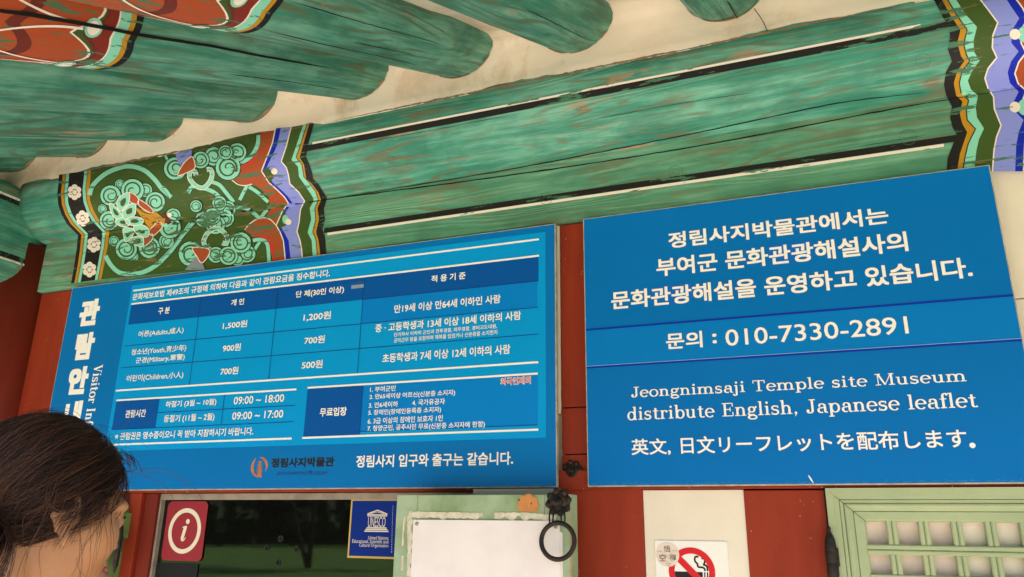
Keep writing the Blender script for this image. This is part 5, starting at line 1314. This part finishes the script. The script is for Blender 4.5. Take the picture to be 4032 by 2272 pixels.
# ears
for sgn in (1, -1):
    rim = []
    for k in range(15):
        a = math.radians(-55+255*k/14); rim.append(HL(-.013+.0145*math.cos(a), sgn*(.078+.008*(1-abs(math.sin(a*.5-.3)))), -.002+.027*math.sin(a)))
    body.tube(rim, [.0032+.0010*math.sin(math.pi*k/14) for k in range(15)], 8)
    m_ = MB(); m_.ball((0, 0, 0), 1, (.0155, .0055, .027), 16, 12); body.add([HL(q.x-.010, q.y+sgn*.0765, q.z-.004) for q in m_.v], m_.f)
    m_ = MB(); m_.ball((0, 0, 0), 1, (.0078, .0050, .0105), 12, 10); body.add([HL(q.x-.004, q.y+sgn*.079, q.z-.034) for q in m_.v], m_.f)
    m_ = MB(); m_.ball((0, 0, 0), 1, (.0045, .0050, .0065), 10, 8); body.add([HL(q.x+.007, q.y+sgn*.080, q.z-.008) for q in m_.v], m_.f)
    ah = [HL(-.012+.011*math.cos(math.radians(a)), sgn*.084, .002+.018*math.sin(math.radians(a))) for a in range(-40, 150, 20)]
    body.tube(ah, .0026, 6)
def chain(pts, rad, seg=18, sub=6, flat=None):
    """continuous tapered limb along joints"""
    P = [Vector(p) for p in pts]; Q = []; R_ = []
    for i in range(len(P)-1):
        p0 = P[max(i-1, 0)]; p1 = P[i]; p2 = P[i+1]; p3 = P[min(i+2, len(P)-1)]
        for k in range(sub):
            t = k/sub; Q.append(.5*((2*p1)+(p2-p0)*t+(2*p0-5*p1+4*p2-p3)*t*t+(3*p1-p0-3*p2+p3)*t**3)); R_.append(rad[i]+(rad[i+1]-rad[i])*t)
    Q.append(P[-1]); R_.append(rad[-1]); return Q, R_
def limb(mb, pts, rad, seg=18, sub=6):
    Q, R_ = chain(pts, rad, seg, sub); mb.tube(Q, R_, seg); mb.ball(Q[0], R_[0]*.99, seg=seg, rings=10); mb.ball(Q[-1], R_[-1]*.99, seg=seg, rings=10)
nb = HL(-.030, 0, -.060); neck0 = BL_(-.115, 0, HC.z-.235)
limb(body, [nb, nb.lerp(neck0, .5)+Vector((0, 0, -.01)), neck0], [.052, .052, .060], 24)
chest = BL_(-.14, 0, 1.22); waist = BL_(-.17, 0, 1.02); pel = BL_(-.19, 0, .90)
def torso(mb, grow):
    st_ = [(neck0+Vector((0, 0, .03)), .066, .060), (neck0+Vector((0, 0, -.02)), .115, .075), (neck0.lerp(chest, .35), .160, .095), (chest, .150, .108), (chest.lerp(waist, .6), .128, .096), (waist, .122, .092), (waist.lerp(pel, .6), .150, .108), (pel, .160, .112), (pel+Vector((0, 0, -.07)), .150, .105)]
    n = 30; v = []; f = []
    for c, a, b in st_:
        for k in range(n):
            an = 2*math.pi*k/n; v.append(c+BMx @ Vector(((b+grow)*math.cos(an), (a+grow)*math.sin(an), 0)))
    for j in range(len(st_)-1):
        for k in range(n): a, b = j*n+k, j*n+(k+1) % n; f.append((a, a+n, b+n, b))
    f.append(tuple(range(n))); f.append(tuple(range((len(st_)-1)*n, len(st_)*n))[::-1])
    mb.add(v, f)
torso(body, 0)
shR = neck0+BMx @ Vector((-.01, -.165, -.06)); shL = neck0+BMx @ Vector((-.01, .165, -.06))
hand = CAM+ray(*px('V', 258, 1440))*1.11                     # right hand raised before the chin
wr = hand+BMx @ Vector((.0, -.030, -.085)); el = BL_(.03, -.24, 1.16)
limb(body, [shR, shR.lerp(el, .5), el, el.lerp(wr, .35), wr], [.052, .044, .037, .038, .024], 20)
elL = BL_(-.10, .26, 1.12); wrL = BL_(.10, .20, .98)
limb(body, [shL, shL.lerp(elL, .5), elL, elL.lerp(wrL, .35), wrL], [.052, .044, .037, .038, .024], 20)
def make_hand(mb, w, fwd, side, up, sg=1, curl=1.0):
    """palm and five fingers; fwd along the hand, side towards the thumb, up out of the back of the hand"""
    pc = w+fwd*.045
    m_ = MB(); m_.ball((0, 0, 0), 1, (1, 1, 1), 20, 14)
    mb.add([pc+fwd*q.x*.050+side*q.y*.038+up*q.z*.0145 for q in m_.v], m_.f)
    for k, (off_, ln_, r_) in enumerate(((.027, .072, .0080), (.009, .080, .0084), (-.009, .074, .0080), (-.026, .058, .0070))):
        p = w+fwd*(.082-.004*abs(k-1))+side*off_; d = fwd.copy(); pts = [w+fwd*.045+side*off_*.8, p]; rr = [r_*1.15, r_*1.1]
        for s_, bnd in ((.45, .55), (.30, .75), (.25, .5)):
            q = Matrix.Rotation(-bnd*curl*sg, 3, side); d = q @ d; p = p+d*ln_*s_; pts.append(p); rr.append(r_*(1-.12*len(pts)/4))
        limb(mb, pts, rr, 10, 4)
    t0 = w+fwd*.022+side*.024; d = (fwd*.75+side*.62-up*.25).normalized(); p1 = t0+d*.036; d2 = (fwd*.9+side*.15-up*.4).normalized(); p2 = p1+d2*.030; p3 = p2+(fwd*.85-side*.1-up*.5).normalized()*.024
    limb(mb, [t0-d*.01, p1, p2, p3], [.014, .0105, .0095, .0078], 12, 4)
fw_ = (hand-wr).normalized(); upb = (BMx @ Vector((.75, -.66, .1))); upb = (upb-fw_*upb.dot(fw_)).normalized(); sd_ = fw_.cross(upb).normalized()
make_hand(body, wr, fw_, -sd_, upb, -1, 1.0)
fw2 = (wrL-elL).normalized(); up2 = (BMx @ Vector((.2, .9, .2))); up2 = (up2-fw2*up2.dot(fw2)).normalized(); s2_ = fw2.cross(up2).normalized()
make_hand(body, wrL, fw2, s2_, up2, 1, .5)
for s_ in (1, -1):
    hip = BL_(-.19, s_*.085, .86); kn = BL_(-.14, s_*.095, .47); an = BL_(-.20, s_*.10, .085); toe = BL_(-.02, s_*.12, .045)
    limb(body, [hip, kn.lerp(hip, .5), kn, kn.lerp(an, .35), an], [.088, .070, .050, .050, .034], 20); limb(body, [an+Vector((0, 0, -.02)), an.lerp(toe, .5)+Vector((0, 0, -.01)), toe], [.034, .034, .026], 14)
per = thing('person', 'woman with dark brown tied back hair seen from behind, hand raised to her chin', 'person', BL_(-.15, 0, .03))
bo = body.build('body', SKIN, per, True)
md = bo.modifiers.new('r', 'REMESH'); md.mode = 'VOXEL'; md.voxel_size = .0030; md.use_smooth_shade = True
ms = bo.modifiers.new('s', 'SMOOTH'); ms.factor = .5; ms.iterations = 3
bpy.context.view_layer.update(); dg = bpy.context.evaluated_depsgraph_get()
me = bpy.data.meshes.new_from_object(bo.evaluated_get(dg)); bo.modifiers.clear(); old = bo.data; bo.data = me; bpy.data.meshes.remove(old); me.name = 'body'
me.materials.clear(); me.materials.append(SKIN)
# eyes, brows, lips
for s_ in (1, -1):
    e_ = MB(); c_ = HL(.0775, s_*.031, .002); e_.ball(c_, .0105, seg=14, rings=10); e_.build('eye', mat('eye_white', (.75, .70, .66), .2), per, True)
    e_ = MB(); e_.ball(HL(.0842, s_*.031, -.001), .0048, (1, 1, 1)); e_.build('iris', mat('dark_iris', (.01, .006, .004), .15), per, True)
    e_ = MB(); e_.tube([HL(.094-.014*t*t, s_*(.016+.038*t), .021+.006*math.sin(math.pi*t)) for t in [k/8 for k in range(9)]], [.0008+.0016*math.sin(math.pi*k/8) for k in range(9)], 6); e_.build('eyebrow', mat('hair_dark', (.019, .009, .006), .6, spec=.2), per, True)
    e_ = MB(); e_.tube([HL(.0965-.010*t*t, s_*(.019+.027*t), .006+.004*math.sin(math.pi*t)) for t in [k/8 for k in range(9)]], [.0005+.0009*math.sin(math.pi*k/8) for k in range(9)], 6); e_.build('eyelash', mat('hair_dark', (0, 0, 0)), per, True)
e_ = MB(); e_.tube([HL(.0985-.010*abs(t)**2, .021*t, -.0615) for t in [k/6-1 for k in range(13)]], [.0006+.0034*math.sqrt(max(0, 1-(k/6-1)**2)) for k in range(13)], 8); e_.build('lips', mat('lips', (.42, .10, .08), .4), per, True)
# ---- hair
mat('hair_dark', (.019, .009, .006), .6, spec=.2)
HD = [mat('hair_dark', (0, 0, 0)), mat('hair_brown', (.066, .028, .016), .5, spec=.3), mat('hair_red_brown', (.095, .034, .015), .5, spec=.25)]
EC = Vector((-.013, 0, .034)); ER = Vector((.101, .083, .095))
def hairline(x): 
    K = [(-.2, -.16), (-.085, -.115), (-.045, -.082), (-.018, -.030), (.002, .008), (.018, .014), (.040, .022), (.060, .046), (.080, .078), (.2, .16)]
    for (a, b), (c, d) in zip(K[:-1], K[1:]):
        if a <= x <= c: return b+(d-b)*(x-a)/(c-a)
def scalp(d, k=1.0): return EC+Vector((d.x*ER.x, d.y*ER.y, d.z*ER.z))*k
TIE = Vector((-.74, -.16, -.62)).normalized()
rnd = random.Random(5)
def inside(d, m_=0): p = scalp(d); return p.z > hairline(p.x)+m_
# solid under-layer
v = []; f = []; idx = {}; NU, NV = 80, 60
for j in range(NV+1):
    for i in range(NU):
        th = math.pi*j/NV; ph = 2*math.pi*i/NU; d = Vector((math.sin(th)*math.cos(ph), math.sin(th)*math.sin(ph), math.cos(th)))
        if inside(d, -.004): idx[(j, i)] = len(v); w_ = scalp(d); k_ = 1.0 if w_.z > hairline(w_.x)+.01 else .965; v.append(HL(*scalp(d, k_+.010*noise.noise(d*6))))
for j in range(NV):
    for i in range(NU):
        q = [(j, i), (j+1, i), (j+1, (i+1) % NU), (j, (i+1) % NU)]
        if all(t in idx for t in q): f.append(tuple(idx[t] for t in q))
hair = MB(); hair.add(v, f, 0)
def strand(pts, r0, r1, mi, seg=3):
    n = len(pts); hair.tube(pts, [r0+(r1-r0)*(k/(n-1))**2 for k in range(n)], seg, mi)
def mcol(): t = rnd.random(); return 0 if t < .34 else 1 if t < .80 else 2
G = HM.to_3x3().inverted() @ Vector((0, 0, -1))              # gravity in head space
BK_ = Vector((-.80, -.05, -.60)).normalized()               # long hair goes on back and down from the tie
def hairline_strand(d0, T_, vol, fr, wv_, amp, end, tail, r0, mi):
    pts = []; N_ = 13
    for k in range(N_):
        t = end*k/(N_-1); d = d0.slerp(T_, min(t, 1)); kk = 1.0+vol*math.sin(math.pi*min(1, t*1.15))+fr*math.sin(math.pi*min(1, t*1.2+.08))+.012*math.sin(t*7+wv_)+.004
        p = scalp(d, kk); p += Vector((0, amp*math.sin(t*8+wv_), amp*math.cos(t*6+wv_*1.7))); pts.append(p)
    if tail > 0:
        d = (pts[-1]-pts[-2]).normalized()
        for k in range(7):
            d = (d*.72+BK_*.2+G*.12).normalized(); pts.append(pts[-1]+d*tail/7+Vector((0, amp*.6*math.sin(k+wv_), amp*.6*math.cos(k*1.3+wv_))))
    strand([HL(*p) for p in pts], r0, .00018, mi)
def root():
    while True:
        d0 = Vector((rnd.gauss(0, 1), rnd.gauss(0, 1), rnd.gauss(0, 1))).normalized()
        if inside(d0) and d0.angle(TIE) > .35: return d0
def frv(d0): return max(0, d0.x*.6+d0.z*.7-.5)*.16
for c_ in range(330):                                       # combed clumps, slightly tousled
    g0 = root(); gT = (TIE+Vector((rnd.gauss(0, .10), rnd.gauss(0, .16), rnd.gauss(0, .15)))).normalized(); vol = rnd.uniform(.004, .05); wv_ = rnd.uniform(0, 6); amp = rnd.uniform(.0015, .006); mi = mcol(); tl = rnd.uniform(.05, .2)
    if g0.x > .1 and rnd.random() < .75: mi = 0
    for q in range(24):
        d0 = (g0+Vector((rnd.gauss(0, .05), rnd.gauss(0, .05), rnd.gauss(0, .05)))).normalized()
        if not inside(d0): continue
        T_ = (gT+Vector((rnd.gauss(0, .018), rnd.gauss(0, .018), rnd.gauss(0, .018)))).normalized()
        hairline_strand(d0, T_, vol+rnd.gauss(0, .004), frv(g0), wv_+rnd.gauss(0, .25), amp, 1.0, tl, rnd.uniform(.0002, .0004), mi if rnd.random() < .75 else mcol())
for c_ in range(1500):                                      # loose single hairs
    d0 = root(); T_ = (TIE+Vector((rnd.gauss(0, .2), rnd.gauss(0, .25), rnd.gauss(0, .25)))).normalized()
    hairline_strand(d0, T_, rnd.uniform(.0, .09), frv(d0), rnd.uniform(0, 6), rnd.uniform(.001, .009), rnd.uniform(.6, 1), 0, rnd.uniform(.00018, .0003), mcol())
tie = scalp(TIE, 1.06)
for k in range(420):                                        # the tail behind the neck
    a = rnd.uniform(0, 6.28); r_ = .018*math.sqrt(rnd.random()); p = tie+Vector((0, r_*math.cos(a), r_*math.sin(a))); pts = []
    L_h = rnd.uniform(.14, .26); sp_ = rnd.uniform(.7, 1.8)
    for q in range(9):
        t = q/8; w_ = p+Vector((-.055*math.sin(t*1.6), r_*math.cos(a)*sp_*t, 0))+G*L_h*t*t**.2; pts.append(HL(*w_))
    strand(pts, .0008, .0003, mcol())
def wisp(p0, dirs, L, r=.0005, mi=2, curve=.3, seed=0):
    rr = random.Random(seed); p = Vector(p0); d = Vector(dirs).normalized(); pts = []; nn = 16; cv = Vector((rr.uniform(-1, 1), rr.uniform(-1, 1), rr.uniform(-1, 1)))*curve
    for k in range(nn): pts.append(HL(*p)); p = p+d*L/nn; d = (d+(G*.10+cv*.22*math.sin(k*.5))).normalized()
    strand(pts, r, r*.4, mi)
for k in range(20):                                         # locks falling before and behind the ear
    x_ = rnd.gauss(.016, .011) if k < 11 else rnd.gauss(-.032, .012)
    wisp((x_, -.083-rnd.uniform(0, .008), .025+rnd.uniform(-.01, .015)), Vector((rnd.uniform(-.25, .05), -.12, -1)), rnd.uniform(.06, .17), rnd.uniform(.0003, .0005), rnd.choice((1, 1, 2)), 1.6, k)
for k in range(90):                                        # strands laid back over the top of the ear
    wisp((.030+rnd.uniform(-.02, .012), -.0845-rnd.uniform(0, .006), .032+rnd.uniform(-.014, .01)), Vector((-.8, rnd.uniform(-.16, .0), -.42+rnd.uniform(-.25, .1))), rnd.uniform(.05, .10), .0003, rnd.choice((0, 1, 1, 0)), .3, 600+k)
for k in range(6):                                         # thin hairs along the cheek
    wisp((.035+rnd.uniform(-.01, .02), -.080, .02), Vector((.08, -.05, -1)), rnd.uniform(.05, .11), .0004, rnd.choice((0, 1)), .5, 100+k)
for k in range(44):                                         # fringe  leaning past the forehead
    y_ = rnd.uniform(-.055, .03); wisp((.070+rnd.uniform(-.01, .012), y_, .095+rnd.uniform(-.008, .012)), Vector((.75, rnd.uniform(-.4, .1), -.35)), rnd.uniform(.012, .034), .0005, rnd.choice((0, 0, 1)), .5, 200+k)
for k in range(24):                                         # flyaways over the crown
    d = Vector((rnd.uniform(-.8, .9), rnd.uniform(-.8, .3), rnd.uniform(.4, 1))).normalized(); p = scalp(d, 1.04)
    wisp(p, Vector((rnd.uniform(-.6, .9), rnd.uniform(-.5, .5), .35)), rnd.uniform(.03, .09), .00024, rnd.choice((0, 1, 2)), 1.0, 300+k)
for k, (L_h, dd) in enumerate(((.16, (.9, -.05, .25)), (.13, (.8, 0, .38)), (.12, (.9, .05, .1)))): wisp((.085, -.02, .075), dd, L_h, .0004, 1, .5, 400+k)
hair.build('hair', HD, per, True)['kind'] = 'stuff'
# ---- clothes
cl = MB(); torso(cl, .012)
limb(cl, [shR, shR.lerp(el, .55)], [.064, .058], 20); limb(cl, [shL, shL.lerp(elL, .55)], [.064, .058], 20)
so = cl.build('shirt', mat('cream_shirt', (.62, .57, .50), .85, col2=(.55, .50, .43), vscale=20, bump=.001, bscale=200), per, True)
tr = MB()
for s_ in (1, -1):
    hip = BL_(-.19, s_*.085, .88); kn = BL_(-.14, s_*.095, .47); an = BL_(-.20, s_*.10, .14)
    limb(tr, [hip, kn.lerp(hip, .5), kn, an], [.108, .086, .068, .058], 20)
pl_ = MB(); 
tr.build('trousers', mat('navy_trousers', (.02, .025, .045), .85, var=.3, vscale=40), per, True)
shoe = MB()
for s_ in (1, -1): shoe.add([BL_(-.24+.27*(q.x+1)/2, s_*.11+q.y*.046*(1 if q.x > 0 else .85), .030+max(0, (q.z+.6))*.055*(1.25-.45*q.x)) for q in [Vector(w) for w in MB().ball((0, 0, 0), 1, seg=20, rings=12).v]], MB().ball((0, 0, 0), 1, seg=20, rings=12).f)
shoe.build('shoes', mat('white_shoe', (.6, .58, .55), .5), per, True)

flush_lettering()
